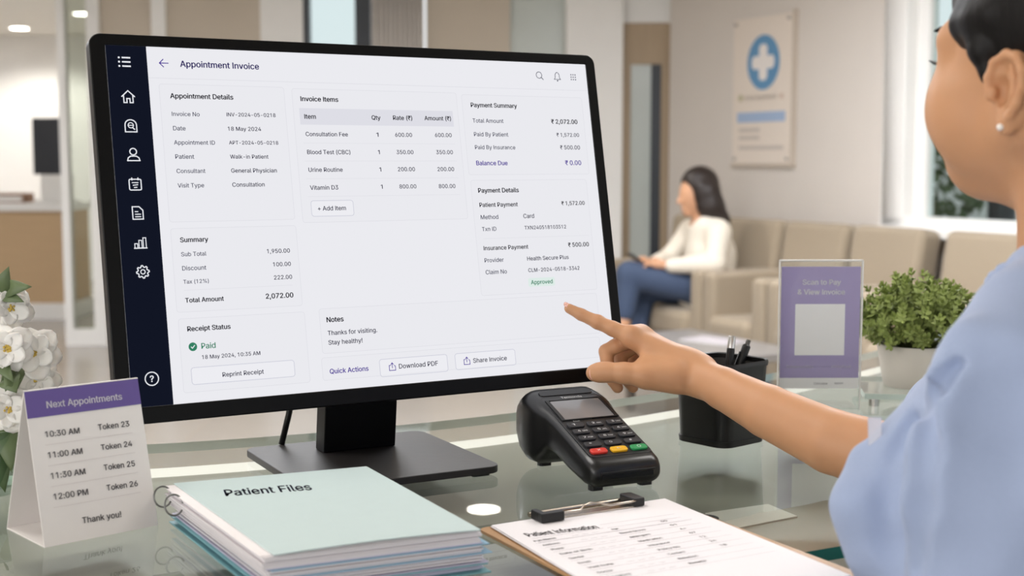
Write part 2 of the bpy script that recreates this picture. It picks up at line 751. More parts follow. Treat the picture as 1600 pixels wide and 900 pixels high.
TW0, TW1, SILL, HEAD = 1.42, 3.3, 0.99, 2.55
mb = MB()
wseg(mb, -0.78, TW0, 0, CEIL)
wseg(mb, TW0, TW1, 0, SILL)
wseg(mb, TW0, TW1, HEAD, CEIL)
wseg(mb, TW1, 6.5, 0, CEIL)
tag(mb.build('wall_right', M_wall), 'beige wall with the poster and a window', 'wall', kind='structure')
w1 = tag(empty('window_1'), 'white framed window in the beige wall on the right', 'window', kind='structure')
mb = MB()
wseg(mb, TW0, TW0 + 0.17, SILL, HEAD, -0.12, 0.03)
wseg(mb, TW1 - 0.12, TW1, SILL, HEAD, -0.12, 0.03)
wseg(mb, TW0, TW1, SILL, SILL + 0.06, -0.12, 0.03)
wseg(mb, TW0, TW1, HEAD - 0.1, HEAD, -0.12, 0.03)
wseg(mb, TW0 + 0.17, TW0 + 0.26, SILL + 0.06, HEAD - 0.1, -0.12, -0.05)
mb.build('window_frame', M_white, w1, bevel=0.006)
mb = MB()
wseg(mb, TW0 - 0.06, TW1 + 0.05, SILL - 0.05, SILL, 0.0, 0.1)
mb.build('window_sill', M_white, w1, bevel=0.006)
mb = MB()
wseg(mb, TW0 + 0.2, TW1 - 0.1, SILL + 0.05, HEAD - 0.08, -0.09, -0.08)
mb.build('pane', M_pane, w1)

# back wall with a door, a frosted side light, a window and beige panels
YB = 9.9


def bx(px):
    return (px - 800) / FPX * YB


mb = MB()
for a, b in ((bx(165), bx(246)), (bx(268), bx(412)), (bx(668), bx(797))):
    mb.b2(a, b, YB, YB + 0.15, 0, CEIL)
tag(mb.build('wall_back', M_panel), 'beige panelled wall behind the monitor', 'wall', kind='structure')
mb = MB()
mb.b2(bx(968), bx(1062), YB, YB + 0.15, 2.36, CEIL)
mb.b2(bx(412), bx(668), YB, YB + 0.15, 0, 0.75)
tag(mb.build('trim_1', M_white), 'white boarding above the door and under the window', 'trim', kind='structure')
mb = MB()
mb.b2(bx(246), bx(268), YB - 0.04, YB + 0.16, 0, CEIL)
tag(mb.build('trim_2', M_white), 'narrow white post between two beige panels', 'trim', kind='structure')
mb = MB()
mb.b2(bx(882), bx(969), YB - 0.16, YB + 0.2, 0, CEIL)
tag(mb.build('wall_column', M_white, bevel=0.01), 'white column beside the wooden door', 'column', kind='structure')
d1 = tag(empty('door_1', (bx(969), YB + 0.05, 0)), 'wooden door with a tall glass strip', 'door', kind='structure')
dw = bx(1062) - bx(969)
mb = MB()
gx0, gx1 = bx(984) - bx(969), bx(1031) - bx(969)
mb.b2(0, gx0, -0.03, 0.03, 0, 2.36).b2(gx1, dw, -0.03, 0.03, 0, 2.36).b2(gx0, gx1, -0.03, 0.03, 2.06, 2.36).b2(gx0, gx1, -0.03, 0.03, 0, 0.3)
mb.build('door_leaf', M_doorwood, d1)
MB().b2(gx0, gx1 - 0.07, -0.01, 0.01, 0.3, 2.06).build('glass_strip', M_frost, d1)
MB().b2(gx1 - 0.07, gx1, -0.04, 0.02, 0.3, 2.06).build('dark_strip', M_dark, d1)  # dark upright strip along the right of the glass
w2 = tag(empty('window_2', (0, YB + 0.05, 0)), 'dark mullioned window above the monitor', 'window', kind='structure')
mb = MB()
mb.b2(bx(478), bx(487), -0.05, 0.06, 0.75, CEIL)
mb.b2(bx(558), bx(582), -0.05, 0.06, 0.75, CEIL)
mb.build('mullion', M_dark, w2)
mb = MB()
mb.b2(bx(412), bx(478), -0.05, 0.06, 0.75, CEIL).build('window_frame', M_white, w2)
MB().b2(bx(487), bx(558), 0.0, 0.01, 0.75, CEIL).build('pane', M_pane, w2)
w3 = tag(MB().b2(bx(797), bx(882), YB + 0.05, YB + 0.07, 0, CEIL).build('window_3', M_frost), 'frosted grey green glass screen beside the white column', 'window', kind='structure')
# what stands outside window_2: the pale facade across the street
tag(MB().b2(-2.8, 3.5, 13.0, 13.2, -0.1, 1.95).build('wall_street', mat('street_render', (205, 214, 222), 0.8, var=0.05, scale=2)),
    'pale rendered facade outside the window', 'wall', kind='structure')

# curtain beside window_2
cm = MB()
rows = []
for z in (0.04, 1.4, 2.6):
    rows.append([(bx(586) + (bx(664) - bx(586)) * i / 60, YB - 0.1 + 0.035 * math.sin(i * 1.15), z) for i in range(61)])
vs, fs = [], []
for r_ in rows:
    vs += r_
for k in range(2):
    for i in range(60):
        fs.append((k * 61 + i, k * 61 + i + 1, (k + 1) * 61 + i + 1, (k + 1) * 61 + i))
cm.add(vs, fs)
cur = cm.build('curtain', mat('curtain_cloth', (226, 219, 212), 0.9, var=0.03), smooth=True)
sd = cur.modifiers.new('thick', 'SOLIDIFY')
sd.thickness = 0.006
tag(cur, 'off-white pleated curtain hanging beside the dark mullioned window', 'curtain')
MB().tube([(bx(580), YB - 0.1, 2.62), (bx(668), YB - 0.1, 2.62)], 0.012).build('curtain_rail', M_chrome, cur)

# corridor on the left with its own reception desk
mb = MB()
mb.b2(-8, -2.9, 15.2, 15.35, 0, CEIL)
mb.b2(-2.98, -2.86, YB + 0.15, 15.2, 0, CEIL)
tag(mb.build('wall_corridor', M_white), 'white far wall of the corridor', 'wall', kind='structure')
tag(MB().b2(-8.15, -8, -4, 15.3, 0, CEIL).build('wall_left', M_wall), 'beige wall far to the left', 'wall', kind='structure')
# white framed glass partition
gp = tag(empty('window_4', (0, YB, 0)), 'white framed glass partition at the corridor', 'window', kind='structure')
mb = MB()
mb.b2(bx(100), bx(112), -0.04, 0.04, 0, CEIL)
mb.b2(bx(146), bx(158), -0.04, 0.04, 0, CEIL)
mb.b2(bx(158), bx(166), -0.06, 0.06, 0, CEIL)
mb.b2(bx(112), bx(146), -0.04, 0.04, 0, 0.12)
mb.build('window_frame', M_white, gp)
MB().b2(bx(112), bx(146), -0.006, 0.006, 0.12, CEIL).build('pane', glass('partition_glass', (232, 236, 232), 1.4), gp)

YD = 11.5


def dx_(px):
    return (px - 800) / FPX * YD


rd = tag(empty('reception_counter', (-5.0, YD, 0)), 'far reception counter with oak front and white top', 'counter')
MB().b2(-1.0, dx_(104) + 5.0, 0.0, 0.6, 0.14, 0.93).build('front_panel', M_deskwood, rd)
MB().b2(-1.0, dx_(108) + 5.0, -0.05, 0.75, 0.93, 1.0).build('worktop', M_white, rd, bevel=0.01)
MB().b2(-1.0, dx_(112) + 5.0, -0.02, 0.6, 0.0, 0.14).build('plinth', M_white, rd)
ds = tag(empty('display_panel', (dx_(66), YD + 0.3, 1.0)), 'tall black display on a white stand on the far counter', 'screen')
MB().b2(-0.16, 0.16, -0.02, 0.02, 0.24, 0.73).build('screen', mat('dark_display', (40, 42, 48), 0.3), ds, bevel=0.005)
mb = MB()
mb.b2(-0.1, 0.17, -0.03, 0.04, 0.0, 0.24).b2(-0.14, 0.2, -0.1, 0.12, 0.0, 0.02)
mb.build('stand', M_white, ds, bevel=0.005)
pb = tag(empty('desk_organiser', (dx_(8), YD + 0.15, 1.0)), 'small brown tray of papers on the far counter', 'tray')
MB().b2(-0.16, 0.16, -0.12, 0.12, 0.0, 0.012).b2(-0.16, 0.16, 0.11, 0.12, 0.012, 0.08).b2(-0.16, -0.15, -0.12, 0.11, 0.012, 0.08).b2(0.15, 0.16, -0.12, 0.11, 0.012, 0.08).build('tray', mat('tray_brown', (140, 100, 70), 0.5), pb)
MB().b2(-0.13, 0.13, -0.1, 0.1, 0.012, 0.05).build('paper_stack', M_white, pb)

# baseboards
mb = MB()
wseg(mb, -0.7, 6.5, 0.0, 0.1, 0.0, 0.012)
tag(mb.build('baseboard_right', M_white), 'white baseboard under the beige wall', 'baseboard', kind='structure')

# ------------------------------------------------------------------ ceiling lights
M_diff = emat('fill_glow', (248, 250, 255), PANEL_STRENGTH)
M_down = emat('downlight_glow', (255, 248, 238), DOWNLIGHT_STRENGTH)


M_diff_n = emat('fill_glow_near', (255, 251, 246), PANEL_NEAR)


def fill_panel(x, y, label, w=1.15, d=0.55):  # panel added out of view to brighten the room softly
    t = tag(empty('added_fill_panel', (x, y, CEIL)), label, 'ceiling light', 'added fill panels')
    mb = MB()
    for a, b, c, e in ((-w / 2 - .03, w / 2 + .03, -d / 2 - .03, -d / 2), (-w / 2 - .03, w / 2 + .03, d / 2, d / 2 + .03),
                       (-w / 2 - .03, -w / 2, -d / 2, d / 2), (w / 2, w / 2 + .03, -d / 2, d / 2)):
        mb.b2(a, b, c, e, -0.02, 0)
    mb.build('frame', M_white, t)
    MB().b2(-w / 2, w / 2, -d / 2, d / 2, -0.012, -0.002).build('diffuser', M_diff if y > 3 else M_diff_n, t)


for x, y, l in ((-1.0, 1.6, 'unseen fill panel added above the counter'), (1.6, 2.0, 'unseen fill panel added behind the receptionist'),
                (-0.9, 4.4, 'unseen fill panel added beyond the monitor'), (1.2, 4.6, 'unseen fill panel added over the coffee table'),
                (-3.6, 5.5, 'unseen fill panel added over the open floor to the left'),
                (-5.6, 8.0, 'unseen fill panel added before the corridor'), (-6.7, 12.8, 'unseen fill panel added over the far reception counter'), (1.0, 6.2, 'unseen fill panel added before the seated woman')):
    fill_panel(x, y, l)


def downlight(x, y, label, z=CEIL):
    t = tag(empty('downlight', (x, y, z)), label, 'ceiling light', 'round downlights')
    MB().lathe([(0.115, 0), (0.115, -0.012), (0.095, -0.012), (0.095, 0.0)], 28, cap=False).build('trim_ring', M_white, t, smooth='auto')
    MB().lathe([(0.095, -0.006), (0.0001, -0.006)], 28).build('lamp', M_down, t)


for x, y, l in ((-5.17, 14.3, 'leftmost round downlight in the corridor'), (-4.05, 12.9, 'round downlight in the corridor beside the monitor'),
                (-0.17, 7.9, 'round downlight in the middle of the waiting room')):
    downlight(x, y, l)


def spot(name, loc, power, angle=80, col=(1.0, 0.96, 0.90)):
    ld = bpy.data.lights.new(name, 'SPOT')
    ld.energy, ld.spot_size, ld.spot_blend, ld.color, ld.shadow_soft_size = power, R(angle), 0.5, col, 0.06
    lo = bpy.data.objects.new(name, ld)
    lo.location = loc
    COL.objects.link(lo)


spot('corridor_spot', (-5.17, 14.3, CEIL - 0.05), 75, 150)
spot('corridor_spot', (-4.05, 12.9, CEIL - 0.05), 75, 150)
spot('waiting_spot', (-0.17, 7.9, CEIL - 0.05), 70, 110)





# ------------------------------------------------------------------ waiting room furniture
RZ = math.atan2(-0.886, 0.463)


def armchair(t, label, w=0.58):
    p = wp(t, 0.1)
    o = tag(empty('armchair', (p.x, p.y, 0), RZ), label, 'armchair', 'beige armchairs along the wall')
    iw = w - 0.2
    MB().b2(-w / 2 + 0.02, w / 2 - 0.02, -0.70, -0.06, 0.1, 0.30).build('base', M_sofa, o, bevel=0.025)
    MB().b2(-iw / 2, iw / 2, -0.78, -0.16, 0.30, 0.465).build('seat_cushion', M_sofa, o, bevel=0.055, seg=5)
    mb = MB()
    M = Matrix.Rotation(R(-9), 4, 'X')
    mb.box((0, -0.12, 0.66), (w - 0.03, 0.17, 0.68), M)
    mb.build('backrest', M_sofa, o, bevel=0.05, seg=5)
    for s in (-1, 1):
        MB().b2(s * (w / 2 - 0.06) - 0.06, s * (w / 2 - 0.06) + 0.06, -0.74, -0.14, 0.12, 0.71).build('armrest', M_sofa, o, bevel=0.035, seg=4)
    for sx in (-1, 1):
        for y in (-0.64, -0.12):
            MB().lathe([(0.014, 0), (0.02, 0.1)], 12, (sx * (w / 2 - 0.07), y, 0)).build('leg', M_deskwood, o, smooth='auto')
    return o


for t, w, l in ((-0.10, 0.58, 'beige armchair nearest the wooden door, behind the seated woman'),
                (0.50, 0.60, 'beige armchair the woman in the cream blouse sits in'),
                (1.10, 0.58, 'beige armchair next to the seated woman, towards the window'),
                (1.70, 0.58, 'beige armchair just under the left end of the window'),
                (2.42, 0.62, 'beige armchair standing apart, behind the potted plant'),
                (3.05, 0.60, 'beige armchair nearest the receptionist, under the window')):
    armchair(t, l, w)

ct = tag(empty('coffee_table', (1.02, 6.95, 0), RZ), 'low table with pale grey top in front of the armchairs', 'coffee table')
MB().prism(rrect(1.0, 0.5, 0.03), 0.38, 0.42).build('table_top', mat('grey_top', (140, 136, 133), 0.35, var=0.05), ct, bevel=0.004)
MB().prism(rrect(0.9, 0.4, 0.03), 0.16, 0.18).build('lower_shelf', mat('grey_shelf', (120, 112, 104), 0.5), ct, bevel=0.003)
for sx in (-1, 1):
    for sy in (-1, 1):
        MB().b2(sx * 0.44 - 0.02, sx * 0.44 + 0.02, sy * 0.19 - 0.02, sy * 0.19 + 0.02, 0, 0.38).build('leg', mat('table_leg', (90, 82, 74), 0.5), ct)
mg = tag(empty('magazine', (1.06, 6.98, 0.42), RZ + 0.3), 'magazine lying on the low grey table', 'magazine')
MB().b2(-0.15, 0.15, -0.1, 0.1, 0, 0.006).build('pages', M_white, mg)
MB().b2(-0.152, 0.152, -0.102, 0.102, 0.006, 0.008).build('cover', mat('mag_cover', (196, 190, 196), 0.4, var=0.3, scale=14), mg)

# poster on the angled wall
po = empty('poster', (0, 0, 0))
pw0, pw1 = 0.0, 0.63
PM = frame(wp(pw0 - 0.005, 0.02, 1.345), WD, (0, 0, 1))
PH, PW = 0.935, 0.60
po.matrix_world = PM
tag(po, 'tall cream poster with a white cross on a blue oval', 'poster')
M_poster = mat('poster_paper', (226, 214, 201), 0.7, var=0.02)
MB().b2(0, PW, 0, PH, -0.018, 0.0).build('board', M_poster, po, bevel=0.002)
MB().b2(PW, PW + 0.03, -0.005, PH + 0.02, -0.018, 0.004).b2(-0.01, PW + 0.03, -0.025, 0.0, -0.018, 0.004).build('frame', mat('poster_frame', (196, 183, 168), 0.6), po)
sh = Sheet()
blue = mat('poster_blue', (98, 146, 184), 0.7)
pale = mat('poster_pale_blue', (160, 180, 208), 0.7)
greyp = mat('poster_grey', (198, 188, 178), 0.7)
cx, cy = 0.315, 0.645
sh.poly([(cx + 0.165 * math.cos(2 * PI * i / 40), cy + 0.175 * math.sin(2 * PI * i / 40)) for i in range(40)], blue, 0.002)
mwhite = mat('poster_white', (232, 226, 220), 0.7)
a, b, r = 0.042, 0.115, 0.02
sh.poly(rrect(2 * a, 2 * b, 0.03, 5, cx, cy), mwhite, 0.004)
sh.poly(rrect(2 * b, 2 * a, 0.03, 5, cx, cy), mwhite, 0.0045)
sh.text('Hospital', 0.13, 0.46, 0.425, greyp, 'm', 0.003, size=0.05)
sh.disc(0.085, 0.425, 0.024, mat('poster_olive', (190, 184, 150), 0.7), 0.003)
sh.disc(0.505, 0.425, 0.018, mat('poster_rose', (204, 180, 164), 0.7), 0.003)
sh.rect(0.05, 0.545, 0.265, 0.33, pale, 0.003)
for y, x1 in ((0.215, 0.29), (0.165, 0.29), (0.10, 0.53)):
    sh.rect(0.07, x1, y - 0.012, y + 0.012, greyp, 0.003)
sh.build('print', po)
for q in ((0.03, PH - 0.03), (PW - 0.03, PH - 0.03), (0.03, 0.03), (PW - 0.03, 0.03)):
    MB().lathe([(0.012, 0), (0.012, 0.012), (0.006, 0.016)], 14, (q[0], q[1], 0)).build('stud', M_chrome, po)

# seen through window_1: planter with a shrub, a dark bollard, a pale wall
pt = tag(empty('outdoor_shrub', (2.95, 9.5, -0.1)), 'leafy shrub in a tall planter outside the window', 'shrub')
MB().lathe([(0.2, 0), (0.26, 0.72), (0.24, 0.72), (0.23, 0.68)], 24).build('planter', mat('planter_grey', (90, 94, 98), 0.6), pt, smooth='auto')
mb = MB()
r2 = random.Random(3)
for i in range(420):
    a, u = r2.uniform(0, 2 * PI), r2.uniform(-1, 1)
    q = 0.36 * r2.uniform(0.4, 1) ** 0.5
    c = Vector((q * math.cos(a) * math.sqrt(1 - u * u), q * math.sin(a) * math.sqrt(1 - u * u), 1.24 + 0.55 * q / 0.36 * u))
    e = Euler((r2.uniform(0, 3), r2.uniform(0, 3), r2.uniform(0, 3))).to_matrix()
    L = 0.07
    mb.add([c + e @ Vector(v) for v in ((0, -L, 0), (L * .45, 0, .012), (0, L, 0), (-L * .45, 0, .012))], [(0, 1, 2, 3)])
mb.build('foliage', mat('shrub_leaf', (108, 128, 92), 0.7, var=0.35, scale=8), pt, fix=False)
MB().tube([(0, 0, 0.68), (0.02, 0, 1.0), (0.0, 0.02, 1.4)], 0.02).build('stem', M_deskwood, pt)
bo = tag(empty('bollard', (3.24, 8.9, -0.1)), 'dark post outside the window', 'post')
MB().lathe([(0.09, 0), (0.09, 1.3), (0.07, 1.34)], 20).build('post', M_dark, bo, smooth='auto')
tag(MB().b2(3.5, 9.0, 12.0, 12.2, -0.1, 2.0).build('wall_outside', mat('outside_render', (226, 228, 226), 0.8, var=0.04, scale=2)), 'pale wall outside the window', 'wall', kind='structure')
tag(MB().b2(-7, 9.5, 10.1, 16.5, -0.22, -0.1).build('ground', mat('paving', (168, 166, 160), 0.85, var=0.1, scale=3)), 'grey paving outside', 'ground', kind='structure')

# ------------------------------------------------------------------ glass counter
ZT = 1.01                                   # top of the glass
M_glass = glass('counter_glass', (244, 246, 243), 1.62)
M_edge = mat('glass_edge', (30, 104, 86), 0.15, var=0.1, scale=8)
M_body = mat('counter_lacquer', (152, 151, 143), 0.4, var=0.03, scale=6)
bx_ = [-0.458, -0.447, -0.335, -0.155, -0.004, 0.237, 0.44, 0.668]
by_ = [1.631, 1.681, 1.733, 1.78, 1.862, 2.05, 2.232, 2.481]
cq = np.polyfit(bx_, by_, 2)
BACK = [(x, float(np.polyval(cq, x))) for x in np.linspace(-0.95, 0.95, 26)]
FD = Vector((0.89, 0.455)).normalized()
F0 = Vector((0.262, 1.195))


def front(x, off=0.0):
    n = Vector((-FD.y, FD.x))
    p = F0 + n * off
    return p.y + (x - p.x) * FD.y / FD.x


def outline(ins):
    bk = [(x, y - ins * 1.15) for x, y in BACK]
    x0, x1 = BACK[0][0] + ins, BACK[-1][0] - ins
    bk = [(min(max(x, x0), x1), y) for x, y in bk]
    return [(x0, front(x0, ins)), (x1, front(x1, ins))] + bk[::-1]


gc = tag(empty('glass_counter', (0, 0, 0)), 'curved reception counter with a clear glass top', 'counter')
ol = outline(0)
mb = MB()
mb.prism(ol, ZT - 0.012, ZT)
mb.m = [0, 0] + [1] * (len(ol))
for i, fcs in enumerate(mb.f):
    pass
# sides facing the viewer get the green edge, the far edge stays pale
n_ = len(ol)
for i in range(n_):
    mb.m[2 + i] = 1 if i in (0, 1, n_ - 1) else 2
top = mb.build('glass_top', [M_glass, M_edge, mat('glass_edge_far', (196, 206, 198), 0.2)], gc)
MB().prism(outline(0.022), 0.08, 0.975).build('cabinet', M_body, gc)
MB().prism(outline(0.07), 0.0, 0.08).build('plinth', M_dark, gc)
for x, y in ((-0.75, 0.95), (-0.72, 1.42), (0.75, 1.62), (0.72, 2.3), (-0.2, 1.66), (0.2, 1.36)):
    MB().lathe([(0.014, 0.975), (0.014, ZT - 0.012)], 16, (x, y, 0)).build('standoff', M_chrome, gc, smooth='auto')
# bright line along the far edge: trim under the glass with added glow
st_o = [(x, y - 0.030) for x, y in BACK[2:-2]]
st_i = [(x, y - 0.037) for x, y in BACK[2:-2]]
MB().prism(st_o + st_i[::-1], 0.975, 0.985).build('glowing_trim', emat('strip_glow', (255, 250, 242), 1.6), gc)
# low glass riser under the potted plant
ri = tag(empty('glass_riser', (0.615, 1.985, ZT), R(-8)), 'small glass riser under the potted plant', 'riser')
mb = MB().prism(rrect(0.19, 0.16, 0.004), 0.012, 0.02)
mb.m = [0, 0] + [1] * (len(mb.f) - 2)
mb.build('glass_plate', [M_glass, mat('riser_edge', (206, 222, 216), 0.2)], ri)
for sx in (-1, 1):
    for sy in (-1, 1):
        MB().lathe([(0.008, 0), (0.008, 0.012)], 12, (sx * 0.08, sy * 0.065, 0)).build('foot', M_chrome, ri)
# white patch under the glass, standing in for a reflection on it
pp = tag(MB().prism([at(1102, 802, z=0.976)[:2], at(1200, 788, z=0.976)[:2], at(1246, 807, z=0.976)[:2], at(1154, 825, z=0.976)[:2]], 0.975, 0.9765).build('reflection_patch', M_white),
         'white patch painting a reflection in the glass right of the clipboard', 'reflection')

# ------------------------------------------------------------------ monitor
YAW, TILT = 0.5126, 0.1991
MC = Vector((-0.1492, 1.5459, 1.2991))
SW, SH = 0.598, 0.3826
cyw, syw = math.cos(YAW), math.sin(YAW)
N0 = Vector((syw, -cyw, 0))
MR = Vector((cyw, syw, 0))
MU = Vector((0, 0, 1)) * math.cos(TILT) - N0 * math.sin(TILT)
MN = N0 * math.cos(TILT) + Vector((0, 0, 1)) * math.sin(TILT)
BA = R(28)
BASE_C = Vector((-0.166, 1.539, ZT))
mo = tag(empty('computer_monitor', BASE_C, BA), 'large black monitor showing an appointment invoice', 'monitor')
INV = (Matrix.Translation(BASE_C) @ Matrix.Rotation(BA, 4, 'Z')).inverted()
SM = INV @ frame(MC, MR, MU)                # screen frame: x right, y up, z towards the viewer

M_case = mat('monitor_case', (5, 5, 6), 0.35, var=0.15, scale=80, spec=0.18)
M_back = mat('monitor_back', (24, 24, 25), 0.5, var=0.1, scale=80)
M_base = mat('monitor_base', (34, 31, 30), 0.42, var=0.12, scale=120, bump=0.05)


def in_frame(mb, M):
    mb.v = [tuple(M @ Vector(v)) for v in mb.v]
    return mb


OX0, OX1, OY0, OY1 = -0.3155, 0.3125, -0.209, 0.2035
ow, oh, ocx, ocy = OX1 - OX0, OY1 - OY0, (OX0 + OX1) / 2, (OY0 + OY1) / 2
# bezel: a frame around the screen opening
outer = rrect(ow, oh, 0.012, 6, ocx, ocy)
inner = rrect(SW, SH, 0.0012, 6, 0, 0)
n = len(outer)
mb = MB()
zf, zb_ = 0.0018, -0.017
vs = [(p[0], p[1], zf) for p in outer] + [(p[0], p[1], zf) for p in inner] + [(p[0], p[1], zb_) for p in outer] + [(p[0], p[1], -0.001) for p in inner]
fs = []
for i in range(n):
    j = (i + 1) % n
    fs += [(i, j, n + j, n + i), (2 * n + i, 2 * n + j, j, i), (n + i, n + j, 3 * n + j, 3 * n + i)]
fs.append(tuple(2 * n + i for i in range(n))[::-1])
mb.add(vs, fs)
in_frame(mb, SM).build('bezel', M_case, mo, bevel=0.0018, seg=3)
mb = MB()
mb.rings([[(p[0], p[1], z) for p in rrect(w, h, r_, 6, 0, 0.0)] for w, h, r_, z in
          ((0.56, 0.33, 0.03, -0.0165), (0.5, 0.28, 0.04, -0.034), (0.30, 0.2, 0.04, -0.046))][::-1])
in_frame(mb, SM).build('rear_housing', M_back, mo, smooth='auto')

# stand: base plate, column, feet
mb = MB().prism(rrect(0.232, 0.226, 0.016, 6), 0.004, 0.0125)
bp = mb.build('base_plate', M_base, mo, bevel=0.0012, seg=2)
for sx in (-1, 1):
    for sy in (-1, 1):
        MB().prism(rrect(0.022, 0.012, 0.004, 4, sx * 0.095, sy * 0.097), 0.0, 0.004).build('rubber_foot', M_black, bp)
ca, cb = Vector((0.0045, 0.055, 0.0125)), INV @ (MC - MN * 0.044 + MU * -0.02)
mb = MB()
hw, hd = 0.0455, 0.0145
rr = []
for k in range(9):
    f = k / 8
    c = ca.lerp(Vector((ca.x + 0.004, cb.y - 0.004, cb.z)), f)
    rr.append([(c.x + sx * hw, c.y + sy * hd, c.z) for sx, sy in ((-1, -1), (1, -1), (1, 1), (-1, 1))])
mb.rings(rr)
mb.build('column', M_case, mo, bevel=0.0015)
MB().tube([(-0.045, 0.050, 0.235), (-0.052, 0.072, 0.17), (-0.056, 0.092, 0.1), (-0.062, 0.104, 0.05), (-0.070, 0.109, 0.0135)], 0.0038, 10).build('cable', M_black, mo, smooth=True)

# the picture on the screen (it gives off its own light)
S_BG = emat('screen_bg', (235, 235, 240))
S_CARD = emat('screen_card', (234, 234, 239))
S_LINE = emat('screen_line', (224, 224, 230))
S_SIDE = emat('screen_sidebar', (18, 22, 36))
S_ICON = emat('screen_icon', (236, 238, 244))
S_TXT = emat('screen_text', (40, 40, 62))
S_GREY = emat('screen_text_grey', (72, 74, 92))
S_BOLD = emat('screen_text_bold', (26, 26, 36))
S_NAVY = emat('screen_title', (40, 32, 92))
S_PURP = emat('screen_purple', (74, 52, 150))
S_GRN = emat('screen_green', (52, 128, 98))
S_PALE = emat('screen_pale', (222, 222, 230))
S_BTN = emat('screen_button', (237, 237, 242))
S_MINT = emat('screen_mint', (222, 236, 231))
sh = Sheet(0.001)
sh.rect(-299, 299, -191.3, 191.3, S_BG, 0.0)
disp = sh.build('screen', mo, SM)
TXT = """n|Appointment Invoice|-221.1|-132.6|173.6
b|Appointment Details|-234.6|-164.9|138.1
g|Invoice No|-234.3|-204.0|118.3
r|INV-2024-05-0218|-174.1|-118.1|118.6
g|Date|-234.1|-220.6|102.7
r|18 May 2024|-174.0|-136.2|102.8
g|Appointment ID|-234.3|-189.5|87.2
r|APT-2024-05-0218|-173.9|-117.7|87.4
g|Patient|-234.1|-213.6|71.8
r|Walk-in Patient|-174.0|-130.4|71.8
g|Consultant|-234.0|-202.6|56.2
r|General Physician|-174.1|-122.1|56.4
g|Visit Type|-234.0|-205.3|40.5
r|Consultation|-174.1|-137.5|40.8
b|Invoice Items|-87.2|-41.6|138.2
m|Item|-84.4|-70.6|117.9
m|Qty|-2.4|8.9|117.9
m|Rate (₹)|24.7|49.4|118.1
m|Amount (₹)|65.2|100.3|118.3
r|Consultation Fee|-84.7|-33.6|97.8
r|1|1.7|4.5|97.8
r|600.00|25.4|47.2|97.9
r|600.00|77.0|99.1|98.1
r|Blood Test (CBC)|-84.7|-32.5|77.2
r|1|1.7|4.1|77.3
r|350.00|25.2|46.9|77.4
r|350.00|76.5|98.6|77.5
r|Urine Routine|-84.9|-43.8|57.0
r|1|1.5|3.9|57.0
r|200.00|24.9|46.9|57.2
r|200.00|76.1|98.1|57.1
r|Vitamin D3|-84.9|-51.1|36.6
r|1|1.4|3.8|36.8
r|800.00|24.9|46.6|36.8
r|800.00|75.7|97.7|36.7
r|+ Add Item|-77.8|-44.0|12.9
b|Payment Summary|128.7|192.7|135.5
g|Total Amount|129.3|171.6|116.3
b|₹ 2,072.00|239.5|278.0|116.7
g|Paid By Patient|129.3|176.5|99.6
r|₹ 1,572.00|245.4|278.4|99.9
g|Paid By Insurance|129.0|184.6|83.7
r|₹ 500.00|248.7|277.9|84.0
p|Balance Due|128.6|171.7|64.4
p|₹ 0.00|253.9|277.4|64.6
b|Payment Details|127.6|183.6|31.0
m|Patient Payment|127.5|180.3|13.5
m|₹ 1,572.00|242.4|276.5|13.6
g|Method|127.6|151.6|-1.4
r|Card|186.3|201.6|-1.2
g|Txn ID|127.7|147.4|-15.8
r|TXN240518103512|186.4|245.8|-15.6
m|Insurance Payment|127.5|189.1|-38.8
m|₹ 500.00|246.0|276.4|-38.5
g|Provider|127.2|153.3|-53.5
r|Health Secure Plus|185.8|245.0|-53.5
g|Claim No|127.1|156.1|-67.8
r|CLM-2024-0518-3342|185.8|259.1|-67.7
e|Approved|187.9|218.6|-82.6
b|Summary|-236.1|-205.5|-18.2
g|Sub Total|-236.1|-208.8|-33.6
r|1,950.00|-141.3|-114.8|-33.5
g|Discount|-236.1|-210.1|-48.6
r|100.00|-135.6|-115.0|-48.3
g|Tax (12%)|-236.0|-208.5|-63.1
r|222.00|-135.7|-114.8|-62.8
b|Total Amount|-235.6|-193.6|-82.9
b|2,072.00|-146.9|-115.1|-82.9
b|Receipt Status|-235.8|-188.7|-113.3
e|Paid|-222.2|-206.7|-132.3
r|18 May 2024, 10:35 AM|-222.4|-158.2|-144.2
r|Reprint Receipt|-201.8|-156.0|-164.4
b|Notes|-79.0|-58.5|-112.7
r|Thanks for visiting.|-78.9|-19.1|-127.6
r|Stay healthy!|-79.0|-38.1|-138.2
p|Quick Actions|-80.4|-33.8|-170.3
r|Download PDF|3.7|53.3|-170.9
r|Share Invoice|99.2|144.5|-171.4"""
TM = {'n': S_NAVY, 'b': S_BOLD, 'g': S_GREY, 'r': S_TXT, 'm': S_BOLD, 'p': S_PURP, 'e': S_GRN}
z1, z2, z3, z4 = 0.0003, 0.0005, 0.0007, 0.0009
sh = Sheet(0.001)
sh.rect(-299, -256.2, -191.3, 191.3, S_SIDE, z1)
for x0, x1, y0, y1 in ((-245.5, -105.8, 1.2, 150.8), (-96.6, 110.5, -2.8, 149.7), (117.5, 288.0, 50.3, 148.0), (118.9, 282.3, -95.4, 43.4),
                       (-245.2, -105.4, -95.2, -5.8), (-244.5, -104.0, -180.3, -102.3), (-86.7, 280.3, -150.0, -100.2), (-88.8, 278.0, -179.8, -154.8)):
    sh.rect(x0, x1, y0, y1, S_CARD, z1, 3)
    sh.outline(x0, x1, y0, y1, 0.6, S_LINE, z2)
sh.rect(-256, 299, 156.9, 157.6, S_LINE, z1)
sh.rect(-89.6, 103.5, 108.6, 127.5, S_PALE, z2)
for y in (87.5, 67, 46.7, 26.5):
    sh.rect(-88, 103, y - 0.25, y + 0.25, S_LINE, z2)
